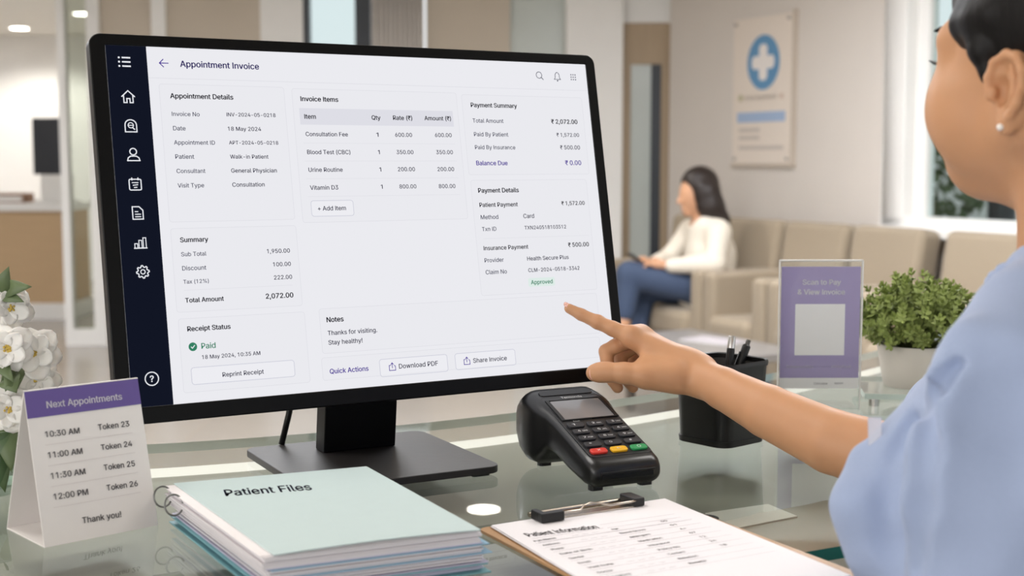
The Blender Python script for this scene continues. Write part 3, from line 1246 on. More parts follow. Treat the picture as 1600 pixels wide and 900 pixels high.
sh.rect(128, 278, -27.6, -27.1, S_LINE, z2)
sh.rect(-236, -115, -72.3, -71.8, S_LINE, z2)
for x0, x1, y0, y1 in ((-85.4, -34.6, 4.0, 21.7), (-235.0, -120.8, -172.5, -154.6), (-19.8, 65.7, -181.2, -161.5), (76.0, 156.4, -180.5, -161.7)):
    sh.rect(x0, x1, y0, y1, S_BTN, z2, 3)
    sh.outline(x0, x1, y0, y1, 0.7, emat('screen_outline', (205, 206, 218)), z3)
sh.rect(184.5, 222, -88, -77.4, S_MINT, z2, 2)
for l in TXT.split('\n'):
    k, t, a, b, y = l.split('|')
    a, b, y = float(a), float(b), float(y)
    if t == '1':
        sh.text(t, a, b, y, TM[k], k, z4, size=9.2)
    else:
        sh.text(t, a, b, y, TM[k], k, z4)
W_ = 1.15
# sidebar icons
ix, iy = -280.3, 173.5
for k in (-1, 0, 1):
    sh.disc(ix - 5.6, iy + k * 4.6, 1.1, S_ICON, z4, 10)
    sh.stroke([(ix - 2.6, iy + k * 4.6), (ix + 6.4, iy + k * 4.6)], 1.6, S_ICON, z4)
ix, iy = -279.1, 135.6
sh.stroke([(ix - 7, iy + 0.2), (ix, iy + 6.8), (ix + 7, iy + 0.2)], W_, S_ICON, z4)
sh.stroke([(ix - 4.8, iy + 1.6), (ix - 4.8, iy - 6), (ix - 1.6, iy - 6), (ix - 1.6, iy - 1.6), (ix + 1.6, iy - 1.6), (ix + 1.6, iy - 6), (ix + 4.8, iy - 6), (ix + 4.8, iy + 1.6)], W_, S_ICON, z4)
ix, iy = -278.7, 104.6
sh.stroke([(ix - 6, iy - 6.4), (ix - 6, iy + 1)] + [(ix + 6 * math.cos(R(180 - a)), iy + 1 + 5.6 * math.sin(R(180 - a))) for a in range(20, 181, 20)] + [(ix + 6, iy - 6.4)], W_, S_ICON, z4, True)
sh.circle(ix, iy + 0.6, 2.8, 0.9, S_ICON, z4, 16)
sh.stroke([(ix - 2.6, iy + 0.6), (ix + 2.6, iy + 0.6)], 0.8, S_ICON, z4)
sh.stroke([(ix + 1.6, iy - 1.6), (ix + 4, iy - 4)], 1.2, S_ICON, z4)
ix, iy = -278.3, 73.8
sh.circle(ix, iy + 3.2, 3.5, W_, S_ICON, z4, 20)
sh.stroke([(ix - 6.4, iy - 6.4), (ix - 5.6, iy - 3.4), (ix - 3, iy - 1.6), (ix + 3, iy - 1.6), (ix + 5.6, iy - 3.4), (ix + 6.4, iy - 6.4)], W_, S_ICON, z4, True)
ix, iy = -278.7, 42.3
sh.outline(ix - 6.2, ix + 6.2, iy - 6.2, iy + 5.2, W_, S_ICON, z4, 1.5)
for d in (-3.2, 3.2):
    sh.stroke([(ix + d, iy + 4), (ix + d, iy + 7)], W_, S_ICON, z4)
sh.stroke([(ix - 3.4, iy + 1.6), (ix + 3.4, iy + 1.6)], 1.0, S_ICON, z4)
sh.stroke([(ix - 2.6, iy - 1.2), (ix + 3.0, iy - 0.6)], 1.0, S_ICON, z4)
sh.stroke([(ix - 1.6, iy - 3.6), (ix + 2, iy - 3.4)], 1.0, S_ICON, z4)
ix, iy = -278.3, 11.7
sh.stroke([(ix - 5.4, iy - 6.6), (ix - 5.4, iy + 6.6), (ix + 1.6, iy + 6.6), (ix + 5.4, iy + 2.8), (ix + 5.4, iy - 6.6)], W_, S_ICON, z4, True)
for k, e in ((1.4, 0.5), (-1.4, 3.2), (-4, 3.2)):
    sh.stroke([(ix - 3, iy + k), (ix + e, iy + k)], 1.0, S_ICON, z4)
ix, iy = -278.0, -19.6
for k, h in ((-4.4, -1.2), (0, 2.2), (4.4, 4.8)):
    sh.stroke([(ix + k - 1.5, iy - 5.8), (ix + k - 1.5, iy + h), (ix + k + 1.5, iy + h), (ix + k + 1.5, iy - 5.8)], 0.9, S_ICON, z4)
sh.stroke([(ix - 7, iy - 6), (ix + 7, iy - 6)], W_, S_ICON, z4)
ix, iy = -277.6, -50.7
gp_ = []
for i in range(32):
    a = 2 * PI * i / 32
    rr_ = 6.6 if (i // 2) % 2 == 0 else 5.1
    gp_.append((ix + rr_ * math.cos(a), iy + rr_ * math.sin(a)))
sh.stroke(gp_, W_, S_ICON, z4, True)
sh.circle(ix, iy, 2.3, 1.0, S_ICON, z4, 16)
ix, iy = -276.8, -162.8
sh.circle(ix, iy, 6.9, 1.1, S_ICON, z4, 28)
sh.text('?', ix - 2.1, ix + 2.1, iy, S_ICON, 'm', z4)
# header icons
ix, iy = -238.3, 173.6
sh.stroke([(ix + 4.8, iy), (ix - 4.8, iy)], 1.0, S_PURP, z4)
sh.stroke([(ix - 0.6, iy + 4.4), (ix - 5, iy), (ix - 0.6, iy - 4.4)], 1.0, S_PURP, z4)
ix, iy = 229.3, 174.6
sh.circle(ix - 0.6, iy + 0.6, 4.0, 0.8, S_GREY, z4, 20)
sh.stroke([(ix + 2.2, iy - 2.2), (ix + 5.2, iy - 5.2)], 1.0, S_GREY, z4)
ix, iy = 255, 174.1
sh.stroke([(ix - 4.6, iy - 3.6), (ix - 3.2, iy - 1.8), (ix - 3, iy + 2.2), (ix - 1.6, iy + 4.6), (ix, iy + 5.4), (ix + 1.6, iy + 4.6), (ix + 3, iy + 2.2), (ix + 3.2, iy - 1.8), (ix + 4.6, iy - 3.6)], 0.8, S_GREY, z4, True)
sh.disc(ix, iy - 5.3, 1.0, S_GREY, z4, 10)
for a in (-1, 0, 1):
    for b in (-1, 0, 1):
        sh.rect(278.6 + a * 3.1 - 0.75, 278.6 + a * 3.1 + 0.75, 174 + b * 3.1 - 0.75, 174 + b * 3.1 + 0.75, S_GREY, z4)
sh.disc(-231.2, -132.5, 4.6, S_GRN, z3, 24)
sh.stroke([(-233.3, -132.4), (-231.8, -134.0), (-229.0, -130.9)], 0.9, S_ICON, z4)
for ix, iy in ((-4.5, -170.9), (91.0, -171.2)):
    sh.stroke([(ix - 1.6, iy + 1.8), (ix - 3.8, iy + 1.8), (ix - 3.8, iy - 4), (ix + 3.8, iy - 4), (ix + 3.8, iy + 0.6), (ix + 2.2, iy + 1.8)], 0.8, S_PURP, z4)
    sh.stroke([(ix, iy - 1.6), (ix, iy + 4.4)], 0.8, S_PURP, z4)
    sh.stroke([(ix - 1.8, iy + 2.6), (ix, iy + 4.6), (ix + 1.8, iy + 2.6)], 0.8, S_PURP, z4)
sp = sh.build('screen_page', None, SM)
sp.parent = disp

# ------------------------------------------------------------------ things on the counter
# --- tent card
M_card = mat('card_white', (234, 229, 226), 0.55, var=0.015, scale=40)
M_cpurple = mat('card_purple', (100, 82, 150), 0.55, var=0.03, scale=40)
M_ink = mat('ink_dark', (74, 70, 76), 0.6)
M_inkw = mat('ink_white', (238, 234, 242), 0.6)
tc_ = tag(empty('tent_card', (-0.4308, 1.2109, ZT), R(42.5)), 'white tent card with purple header listing the next appointments', 'sign')
CW, CD, CS, CH, CT = 0.1145, 0.088, 0.036, 0.142, 0.0011


def slab(mb, a, b, t):
    """thin card between the lines y,z = a and b across the width, thickness t to the right of a->b"""
    d = Vector((b[0] - a[0], b[1] - a[1])).normalized()
    nn = Vector((d.y, -d.x)) * t
    q = [Vector(a), Vector(b), Vector(b) + nn, Vector(a) + nn]
    mb.rings([[(x, p.x, p.y) for p in q] for x in (0, CW)])


mb = MB()
slab(mb, (0, 0), (CS, CH), CT)
mb.build('front_panel', M_card, tc_)
mb = MB()
slab(mb, (CS, CH), (CD, 0.0), CT)
mb.build('rear_panel', M_card, tc_)
MB().b2(0, CW, 0.0015, CD - 0.0015, 0.0, CT).build('base_flap', M_card, tc_)
L_ = math.hypot(CS, CH)
CM = frame((0, -0.0004, 0.0002), (1, 0, 0), (0, CS / L_, CH / L_))
sh = Sheet(0.001)
sh.rect(0, CW * 1000, 119.8, 145.0, M_cpurple, 0.0002)
sh.text('Next Appointments', 19.5, 95.5, 130.6, M_inkw, 'm', 0.0004, slope=-0.012)
for y, a, b in ((103.2, '10:30 AM', 'Token 23'), (83.6, '11:00 AM', 'Token 24'), (64.1, '11:30 AM', 'Token 25'), (44.6, '12:00 PM', 'Token 26')):
    sh.text(a, 14.5, 48.2, y, M_ink, 'r', 0.0003, slope=-0.02)
    sh.text(b, 66.8, 99, y - 0.2, M_ink, 'r', 0.0003, slope=-0.02)
    sh.rect(13, 101, y - 10.2, y - 9.8, mat('card_rule', (214, 206, 204), 0.6), 0.0002)
sh.text('Thank you!', 38.6, 77.8, 18.2, M_ink, 'r', 0.0003, slope=-0.02)
sh.build('print', tc_, CM)

# --- stack of patient folders
FO = Vector((-0.1929, 1.0632, 0))
FA = R(24)
SHADES = {'teal': mat('folder_pale_teal', (194, 211, 210), 0.5, var=0.02, scale=60, bump=0.03), 'blue': mat('folder_blue', (142, 180, 204), 0.5, var=0.03, scale=60),
          'lav': mat('folder_lavender', (200, 196, 216), 0.5, var=0.03, scale=60), 'deep': mat('folder_teal', (118, 172, 180), 0.5, var=0.03, scale=60)}
M_paper = mat('paper_edge', (226, 221, 224), 0.75, var=0.08, scale=900, stretch=(0.05, 0.05, 6))
M_lilac = mat('paper_lilac', (206, 201, 219), 0.75, var=0.06, scale=900, stretch=(0.05, 0.05, 6))


def sheet_quad(dx0=0.0, dx1=0.0, dy0=0.0, dy1=0.0):
    """outline of a folder, in the stack's frame (slightly fanned sheets differ in their margins)"""
    return [(0.0 + dx0, 0.0 + dy0), (0.182 + dx1, 0.001 + dy0), (0.166 + dx1, 0.272 + dy1), (-0.031 + dx0, 0.279 + dy1)]


def leafs(mb, z0, z1, q, n, seed, wob=0.002, lift=0.0):
    r_ = random.Random(seed)
    for k in range(n):
        a, b = z0 + (z1 - z0) * k / n, z0 + (z1 - z0) * (k + 0.9) / n
        dx, dy = r_.uniform(-wob, wob), r_.uniform(-wob, wob)
        mb.prism([(x + dx, y + dy) for x, y in q], a, b)
    return mb


def folder(name, label, zc, shade, z_lo, z_hi, q, paper_m, pq, n, seed):
    o = tag(empty(name, (FO.x, FO.y, ZT + z_lo), FA), label, 'folder', 'stacked patient folders')
    h = z_hi - z_lo
    MB().prism(q, 0.0, 0.0009).build('back_cover', SHADES[shade], o)
    leafs(MB(), 0.0009, h - 0.0011, pq, n, seed).build('papers', paper_m, o)
    return o, h


def cover_mesh(q, z, t, sag=0.0, nx=10, ny=12):
    """thin card sheet over the quad q, its front edge lifting a little in the middle"""
    def pt(u, v, zz):
        a = Vector(q[0]).lerp(Vector(q[1]), u)
        b = Vector(q[3]).lerp(Vector(q[2]), u)
        p = a.lerp(b, v)
        return (p.x, p.y, zz + sag * math.sin(PI * u) * (1 - v) ** 3)
    mb = MB()
    top = [pt(i / nx, j / ny, z + t) for j in range(ny + 1) for i in range(nx + 1)]
    bot = [pt(i / nx, j / ny, z) for j in range(ny + 1) for i in range(nx + 1)]
    N = (nx + 1) * (ny + 1)
    fs = []
    w = nx + 1
    for j in range(ny):
        for i in range(nx):
            a = j * w + i
            fs += [(a, a + 1, a + 1 + w, a + w), (N + a, N + a + w, N + a + 1 + w, N + a + 1)]
    for i in range(nx):
        fs += [(i, N + i, N + i + 1, i + 1), (ny * w + i, ny * w + i + 1, N + ny * w + i + 1, N + ny * w + i)]
    for j in range(ny):
        a, b = j * w, (j + 1) * w
        fs += [(a, b, N + b, N + a), (a + nx, N + a + nx, N + b + nx, b + nx)]
    return mb.add(top + bot, fs)


f4, h4 = folder('folder', 'teal folder, lowest of the patient file stack', 0, 'deep', 0.0, 0.008, sheet_quad(-0.006, 0.008, -0.004, -0.004), M_lilac, sheet_quad(0.004, 0.003, 0.004, -0.01), 4, 1)
cover_mesh(sheet_quad(-0.006, 0.006, -0.002, -0.006), h4 - 0.0011, 0.0009).build('front_cover', SHADES['deep'], f4)
f3, h3 = folder('folder', 'lavender folder, second from the bottom of the stack', 0, 'lav', 0.008, 0.0165, sheet_quad(-0.003, 0.007, -0.001, -0.004), M_paper, sheet_quad(0.001, 0.002, 0.002, -0.008), 5, 2)
cover_mesh(sheet_quad(0.0, 0.005, 0.001, -0.006), h3 - 0.0011, 0.0009).build('front_cover', SHADES['lav'], f3)
f2, h2 = folder('folder', 'light blue folder under the pale teal one', 0, 'blue', 0.0165, 0.025, sheet_quad(-0.004, 0.01, -0.002, -0.004), M_paper, sheet_quad(-0.004, 0.002, 0.001, -0.006), 5, 3)
cover_mesh(sheet_quad(-0.002, 0.008, -0.001, -0.006), h2 - 0.0011, 0.0009).build('front_cover', SHADES['blue'], f2)
f1, h1 = folder('folder', 'pale teal folder lettered Patient Files, topmost of the stack', 0, 'lav', 0.025, 0.036, sheet_quad(-0.006, 0.002, 0.001, -0.004), M_paper, sheet_quad(-0.008, 0.001, 0.003, -0.006), 6, 4)
leafs(MB(), h1 - 0.0011, h1 + 0.0006, sheet_quad(-0.009, -0.002, 0.004, -0.004), 2, 9).build('top_sheets', mat('sheet_white', (238, 232, 232), 0.7), f1)
cover_mesh(sheet_quad(), h1 + 0.0008, 0.0009, 0.0018).build('front_cover', SHADES['teal'], f1)
M_navy = mat('ink_navy', (42, 46, 78), 0.6)
sh = Sheet(0.001)
s_ = math.atan2(-9.2, 82.5)
FM = Matrix.Translation((0.0063, 0.2185, h1 + 0.0019)) @ Matrix.Rotation(s_, 4, 'Z')
sh.text('Patient Files', 0, 83, 0, M_navy, 'm', 0.0, size=50)
sh.build('lettering', f1, FM)
# binder rings at the far left edge of the stack
for k, (yy, zz) in enumerate(((0.262, 0.026), (0.225, 0.024))):
    xx = -0.031 * yy / 0.279 - 0.0155
    MB().tube([(xx + 0.0085 * math.cos(2 * PI * i / 24), yy + 0.003 * math.sin(2 * PI * i / 24), 0.0045 + 0.0095 * math.sin(2 * PI * i / 24)) for i in range(25)], 0.0009, 8, False).build('binder_ring', mat('ring_steel', (120, 120, 118), 0.3, 0.9), f1, smooth=True)

# --- clipboard
CA = R(29)
CO = at(768, 820, z=ZT + 0.006)
cb_ = tag(empty('clipboard', (CO.x, CO.y, ZT), CA), 'brown clipboard holding a white patient information form', 'clipboard')
M_mdf = mat('hardboard', (178, 138, 96), 0.5, var=0.1, scale=120)
MB().prism(rrect(0.222, 0.296, 0.008, 5, 0.0985, -0.143), 0.0, 0.0032).build('board', M_mdf, cb_, bevel=0.0006, seg=2)
mb = MB()
r_ = random.Random(5)
for k in range(5):
    dx, dy, da = r_.uniform(-.0016, .0016), r_.uniform(-.001, .001), r_.uniform(-.004, .004)
    M = Matrix.Translation((dx, dy, 0)) @ Matrix.Rotation(da, 4, 'Z')
    if k == 4:
        M = Matrix.Identity(4)
    mb.prism([(0, 0), (0.2062, 0.0035), (0.1895 + 0.003, -0.286), (-0.0205, -0.286)], 0.0034 + k * 0.0005, 0.0034 + k * 0.0005 + 0.0003, M)
form = mb.build('paper_form', mat('form_white', (238, 234, 236), 0.7, var=0.01), cb_)
M_form = mat('ink_form', (78, 74, 82), 0.6)
M_rule = mat('ink_rule', (176, 172, 178), 0.6)
M_pale = mat('ink_pale', (160, 156, 162), 0.6)
sh = Sheet(0.001)
sh.text('Patient Information', 11.5, 85.5, -47.0, M_form, 'm', 0.0, slope=-0.09, size=24)
for y, x0, x1 in ((-50, 92, 178), (-63, 92, 176), (-60, 10, 88), (-74, 10, 180)):
    sh.stroke([(x0, y), (x1, y - 0.06 * (x1 - x0) * 0.4)], 0.5, M_rule)
r_ = random.Random(11)
words_l = ['Full Name', 'Address', 'Phone', 'Date of Birth', 'Gender', 'Email', 'Visit Date', 'Doctor', 'Signature']
words_r = ['Age', 'Blood Group', 'Allergies', 'Medication', 'Insurance', 'Policy No', 'Contact', 'Relation', 'Remarks']
for k in range(9):
    y = -68 - k * 15.5
    sh.text(words_l[k], 8, 8 + 2.6 * len(words_l[k]), y, M_pale, 'r', 0.0, size=8.5)
    sh.text(words_r[k], 92, 92 + 2.6 * len(words_r[k]), y - 1, M_pale, 'r', 0.0, size=8.5)
    sh.stroke([(6, y - 7), (182, y - 8)], 0.4, M_rule)
    if k < 7:
        sh.text(['00', '01', 'A+', '07', '12', '24', '18'][k], 150, 157, y - 1, M_pale, 'r', 0.0, size=8.5)
    for d in range(3):
        sh.stroke([(48 + d * 11, y - 2), (55 + d * 11, y - 2.2)], 0.5, M_rule)
pr = sh.build('printed_form', None, Matrix.Translation((0, 0, 0.0059)))
pr.parent = form
# clip: wire frame, plate and black grips
M_gold = mat('clip_metal', (196, 186, 174), 0.22, 1.0, var=0.03)
cl = MB()
cl.b2(0.052, 0.160, -0.012, 0.004, 0.0058, 0.0072)
clip = cl.build('clip_plate', M_gold, cb_, bevel=0.0004, seg=2)
MB().tube([(0.047, 0.010, 0.0075), (0.165, 0.013, 0.0075)], 0.0026, 10).build('clip_bar', M_gold, clip, smooth='auto')
MB().tube([(0.049, 0.010, 0.008), (0.047, -0.012, 0.012), (0.062, -0.017, 0.013), (0.090, -0.017, 0.013), (0.098, -0.010, 0.0145), (0.108, -0.006, 0.0155), (0.118, -0.009, 0.0145), (0.126, -0.016, 0.013), (0.150, -0.015, 0.013), (0.166, -0.010, 0.012), (0.165, 0.012, 0.008)], 0.0012, 8).build('clip_wire', M_gold, clip, smooth=True)
MB().b2(0.044, 0.070, -0.021, -0.013, 0.0062, 0.0155).b2(0.044, 0.051, -0.014, 0.001, 0.0062, 0.0155).build('grip', M_black, clip, bevel=0.0012)
MB().b2(0.156, 0.170, -0.013, 0.0135, 0.0062, 0.015).build('grip', M_black, clip, bevel=0.0014)

# --- card payment terminal
TO = at(925, 772, z=ZT)
TA = R(25)
TOc = Vector((TO.x, TO.y, ZT)) + Vector((math.cos(TA), math.sin(TA), 0)) * 0.0368 * 1.18
te = tag(empty('payment_terminal', TOc, TA), 'black card payment terminal with a keypad on the counter', 'card terminal')
te.scale = (1.18, 1.12, 1.08)
M_tb = mat('terminal_body', (13, 13, 14), 0.34, var=0.2, scale=140, coat=0.15)
M_tf = mat('terminal_face', (28, 28, 31), 0.42, var=0.1, scale=140)
secs = [(-.001, .033, .010, .024), (.001, .0355, .006, .0285), (.006, .037, .004, .0322), (.02, .0378, .0045, .0374), (.05, .0378, .0115, .0484), (.08, .0380, .0215, .0593),
        (.097, .0390, .0245, .0655), (.108, .0420, .0120, .0695), (.118, .0440, .0050, .0730), (.134, .0452, .0035, .0775), (.146, .0448, .0065, .0800), (.156, .0430, .0140, .0770), (.163, .0400, .0250, .0690), (.167, .0350, .0370, .0580)]
mb = MB()
rr = []
for y, w, zb0, zt0 in secs:
    rr.append([(p[0], y, p[1]) for p in rrect(2 * w, zt0 - zb0, min(0.0095 + max(0, (y - 0.10)) * 0.22, (zt0 - zb0) * .46), 5, 0, (zt0 + zb0) / 2)])
mb.rings(rr)
body = mb.build('body', M_tb, te, smooth=True)
ta_ = math.atan2(0.0775 - 0.0322, 0.134 - 0.006)
TM_ = frame((0, 0.006, 0.0322), (1, 0, 0), (0, math.cos(ta_), math.sin(ta_)))     # x across, y up the face, z out


def on_face(mb):
    return in_frame(mb, TM_)


on_face(MB().prism(rrect(0.0655, 0.1235, 0.006, 5, 0, 0.0655), -0.004, 0.0008)).build('face_plate', M_tf, te, bevel=0.0006, seg=2)
dsp = on_face(MB().prism(rrect(0.0545, 0.0385, 0.002, 4, 0.001, 0.0965), 0.0002, 0.0016)).build('display', mat('terminal_display', (122, 122, 124), 0.16, var=0.25, scale=14, coat=0.6), te, bevel=0.0004, seg=2)
mb = MB()
for a in ((-0.0300, -0.0263, 0.0755, 0.1175), (0.0283, 0.0320, 0.0755, 0.1175), (-0.0263, 0.0283, 0.1160, 0.1175), (-0.0263, 0.0283, 0.0755, 0.0770)):
    mb.b2(*a, 0.0006, 0.0022)
on_face(mb).build('display_surround', M_black, te, bevel=0.0004, seg=2)
KEYM = mat('key_grey', (38, 38, 42), 0.5, var=0.08)
COLK = [(mat('key_red', (206, 52, 40), 0.4), 'red key'), (mat('key_yellow', (232, 176, 30), 0.4), 'yellow key'), (mat('key_green', (40, 146, 84), 0.4), 'green key')]
M_key_ink = mat('key_ink', (222, 222, 224), 0.5)
LAB = [['*', '0', '#'], ['7', '8', '9'], ['4', '5', '6'], ['1', '2', '3']]
SUB = [['', '', ''], ['PQR', 'TUV', 'WXY'], ['GHI', 'JKL', 'MNO'], ['', 'ABC', 'DEF']]
for row in range(5):
    for c in range(3):
        x, y = (c - 1) * 0.0212, 0.0125 + row * 0.0128
        kb = on_face(MB().prism(rrect(0.0172, 0.0086, 0.0028, 4, x, y), 0.0004, 0.0034))
        if row == 0:
            k = kb.build('key', COLK[c][0], te, bevel=0.0011, seg=3)
            k['label'] = COLK[c][1]
        else:
            k = kb.build('key', KEYM, te, bevel=0.0011, seg=3)
        s2 = Sheet(1.0)
        if row == 0:
            if c == 0:
                s2.stroke([(x - .0016, y - .0014), (x + .0016, y + .0014)], .0005, M_key_ink, .00355)
                s2.stroke([(x - .0016, y + .0014), (x + .0016, y - .0014)], .0005, M_key_ink, .00355)
            elif c == 1:
                s2.stroke([(x + .0022, y), (x - .0022, y)], .0005, M_key_ink, .00355)
                s2.stroke([(x - .0008, y + .0013), (x - .0023, y), (x - .0008, y - .0013)], .0005, M_key_ink, .00355)
            else:
                s2.circle(x, y, .0018, .0005, M_key_ink, .00355, 16)
        else:
            s2.text(LAB[row - 1][c], x - 0.004, x - 0.001, y, M_key_ink, 'b', 0.00355, size=0.0060)
            if SUB[row - 1][c]:
                s2.text(SUB[row - 1][c], x + 0.0006, x + 0.006, y - 0.0006, M_key_ink, 'm', 0.00355)
        lo_ = s2.build('key_mark', None, TM_)
        lo_.parent = k
s2 = Sheet(1.0)
s2.text('Termonda', -0.010, 0.013, 0.1225, M_key_ink, 'b', 0.0012)
s2.text('Email', -0.019, -0.012, 0.0733, M_key_ink, 'r', 0.0012)
s2.build('brand_print', te, TM_)
in_frame(MB().prism(rrect(0.058, 0.010, 0.0035, 5, 0, 0.1335), -0.002, 0.0012), TM_).build('printer_slot', mat('slot_black', (6, 6, 6), 0.25), te, bevel=0.0004, seg=2)
MB().b2(-0.027, 0.027, -0.0018, 0.012, 0.0130, 0.0182).build('card_slot', mat('slot_black', (6, 6, 6), 0.25), te, bevel=0.0006, seg=2)
MB().b2(-0.029, 0.029, -0.0022, 0.002, 0.0190, 0.0205).build('slot_lip', M_tb, te, bevel=0.0005, seg=2)
for x, y in ((-0.026, 0.014), (0.026, 0.014), (-0.024, 0.130), (0.024, 0.130)):
    MB().prism(rrect(0.013, 0.010, 0.003, 4, x, y), 0.0, 0.0065).build('rubber_foot', M_black, te)

# --- pen cup and pens
PCc = Vector((0.2665, 1.692, ZT))
pc = tag(empty('pen_cup', PCc, R(41)), 'black mesh pen cup standing behind the terminal', 'pen holder')
M_mesh = bpy.data.materials.new('mesh_metal')
M_mesh.use_nodes = True
nt = M_mesh.node_tree
pm_ = nt.nodes['Principled BSDF']
pm_.inputs['Base Color'].default_value = rgb((7, 7, 8))
pm_.inputs['Roughness'].default_value = 0.28
pm_.inputs['Alpha'].default_value = 0.94
CUPH = 0.105


def ring_cup(w, z, r):
    return [(p[0], p[1], z) for p in rrect(w, w, r, 7)]


mb = MB()
w0, w1, th = 0.083, 0.092, 0.0012
mb.rings([ring_cup(w0, 0.006, 0.018), ring_cup(w1, CUPH - 0.004, 0.02)], cap=False)
wall = mb.build('wall', M_mesh, pc, smooth='auto')
mb = MB()
mb.rings([ring_cup(w0 + 0.002, 0.0, 0.018), ring_cup(w0 + 0.003, 0.007, 0.018), ring_cup(w0 - 0.002, 0.0075, 0.018)])
mb.build('base', M_black, pc, smooth='auto')
mb = MB()
mb.rings([ring_cup(w1 + 0.003, CUPH - 0.007, 0.021), ring_cup(w1 + 0.004, CUPH - 0.002, 0.022), ring_cup(w1 + 0.002, CUPH, 0.021), ring_cup(w1 - 0.003, CUPH - 0.001, 0.019), ring_cup(w1 - 0.003, CUPH - 0.007, 0.019), ring_cup(w1 + 0.003, CUPH - 0.007, 0.021)], cap=False)
mb.build('rim', M_black, pc, smooth='auto')
M_silver = mat('pen_silver', (214, 212, 210), 0.25, 0.9, var=0.03)


def pen(label, foot, top, r, silver):
    f, t = Vector(foot), Vector(top)
    o = tag(empty('pen', f), label, 'pen', 'pens in the cup')
    q = (t - f).to_track_quat('Z', 'Y').to_matrix().to_4x4()
    L = (t - f).length
    in_frame(MB().lathe([(0.0008, 0), (0.003, 0.012), (r, 0.02), (r, L - (0.018 if silver else 0.009)), (r * .95, L - (0.016 if silver else 0.008))], 18), q).build('barrel', M_black, o, smooth='auto')
    if silver:
        in_frame(MB().lathe([(r * .93, L - 0.016), (r * .93, L - 0.003), (r * .75, L)], 18), q).build('cap_end', M_silver, o, smooth='auto')
    else:
        in_frame(MB().lathe([(r * .95, L - 0.008), (r * .7, L - 0.0065)], 18), q).build('collar', M_black, o, smooth='auto')
        in_frame(MB().lathe([(r * .58, L - 0.0065), (r * .58, L - 0.001), (r * .45, L)], 14), q).build('push_button', mat('pen_gunmetal', (96, 94, 92), 0.3, 0.9), o, smooth='auto')
    in_frame(MB().b2(-0.001, 0.001, r, r + 0.0016, L - 0.055, L - 0.018), q).build('clip', M_black, o)


pen('black pen with a silver end, standing upright in the mesh cup', (0.268, 1.688, ZT + 0.0085), at(1144, 525, Y=1.712), 0.0052, True)
pen('black push-button pen leaning right in the mesh cup', (0.262, 1.705, ZT + 0.0085), at(1170, 531, Y=1.718), 0.0054, False)

# --- acrylic sign
sg = tag(empty('acrylic_sign', (0.4385, 1.90, ZT), R(0.5)), 'clear acrylic stand with a purple scan to pay sheet', 'sign')
AW, AH = 0.1165, 0.2133
M_acr = glass('acrylic', (252, 253, 253), 1.49)
M_acre = mat('acrylic_edge', (224, 222, 218), 0.2, var=0.03)
mb = MB().b2(-AW / 2, AW / 2, -0.0028, -0.0008, 0.0, AH)
mb.build('front_sheet', M_acr, sg)
MB().b2(-AW / 2, AW / 2, 0.0012, 0.003, 0.0, AH).build('back_sheet', M_acr, sg)
mb = MB()
mb.b2(-AW / 2 - 0.0012, AW / 2 + 0.0012, -0.003, 0.0032, AH, AH + 0.002)
mb.b2(-AW / 2 - 0.0012, -AW / 2, -0.003, 0.0032, 0.0, AH)
mb.b2(AW / 2, AW / 2 + 0.0012, -0.003, 0.0032, 0.0, AH)
mb.build('polished_edge', M_acre, sg, bevel=0.0004, seg=2)
MB().b2(-AW / 2, AW / 2, 0.0032, 0.062, 0.0, 0.0022).build('foot_plate', M_acr, sg)
M_sp = mat('sign_purple', (166, 152, 196), 0.55, var=0.03, scale=30)
M_sw = mat('sign_white', (242, 239, 240), 0.6, var=0.02)
MB().b2(-0.0565, 0.0565, -0.0004, 0.0006, 0.0307, 0.2055).build('printed_sheet', M_sw, sg)
sh = Sheet(1.0)
SGM = frame((0, -0.00045, 0), (1, 0, 0), (0, 0, 1))
sh.rect(-0.0565, 0.0565, 0.0462, 0.2055, M_sp, 0.00005)
sh.rect(-0.0358, 0.0352, 0.0787, 0.1522, M_sw, 0.0001, 0.001)
M_sink = mat('sign_ink', (248, 246, 250), 0.6)
sh.text('Scan to Pay', -0.0262, 0.0285, 0.1835, M_sink, 'b', 0.0001)
sh.text('& View Invoice', -0.033, 0.0345, 0.1695, M_sink, 'b', 0.0001)
sh.text('Datasecurities', -0.0465, -0.0085, 0.0625, M_sp if False else mat('sign_ink_pale', (200, 192, 214), 0.6), 'm', 0.0001)
sh.text('#ShopFood', 0.017, 0.045, 0.0625, mat('sign_ink_pale', (200, 192, 214), 0.6), 'm', 0.0001)
sh.text('Clinicaline', -0.007, 0.0125, 0.038, mat('ink_pale', (160, 156, 162), 0.6), 'r', 0.0001)
sh.text('Appoint', 0.022, 0.035, 0.0385, mat('ink_pale', (160, 156, 162), 0.6), 'm', 0.0001)
sh.build('print', sg, SGM)

# --- potted plant on the riser
PX, PY, PZ = 0.603, 1.99, ZT + 0.02
pl = tag(empty('potted_plant', (PX, PY, PZ)), 'bushy green plant in a white tapered pot beside the purple sign', 'plant')
M_pot = mat('pot_white', (226, 219, 210), 0.5, var=0.09, scale=5, stretch=(3, 3, 0.6))
HP = at(1375, 537, Y=PY).z - PZ
MB().lathe([(0.0005, 0.0), (0.044, 0.0), (0.046, 0.002), (0.0565, HP - 0.002), (0.0555, HP), (0.053, HP), (0.051, HP - 0.012), (0.0005, HP - 0.012)], 48).build('pot', M_pot, pl, smooth='auto')
MB().lathe([(0.0513, HP - 0.0121), (0.03, HP - 0.008), (0.0005, HP - 0.007)], 24).build('soil', mat('soil', (60, 46, 34), 0.9, var=0.3, scale=200), pl, smooth='auto')
mb = MB()
st = MB()
r_ = random.Random(21)
GC = Vector((0, 0, HP + 0.028))
RX, RZ_ = 0.084, 0.068
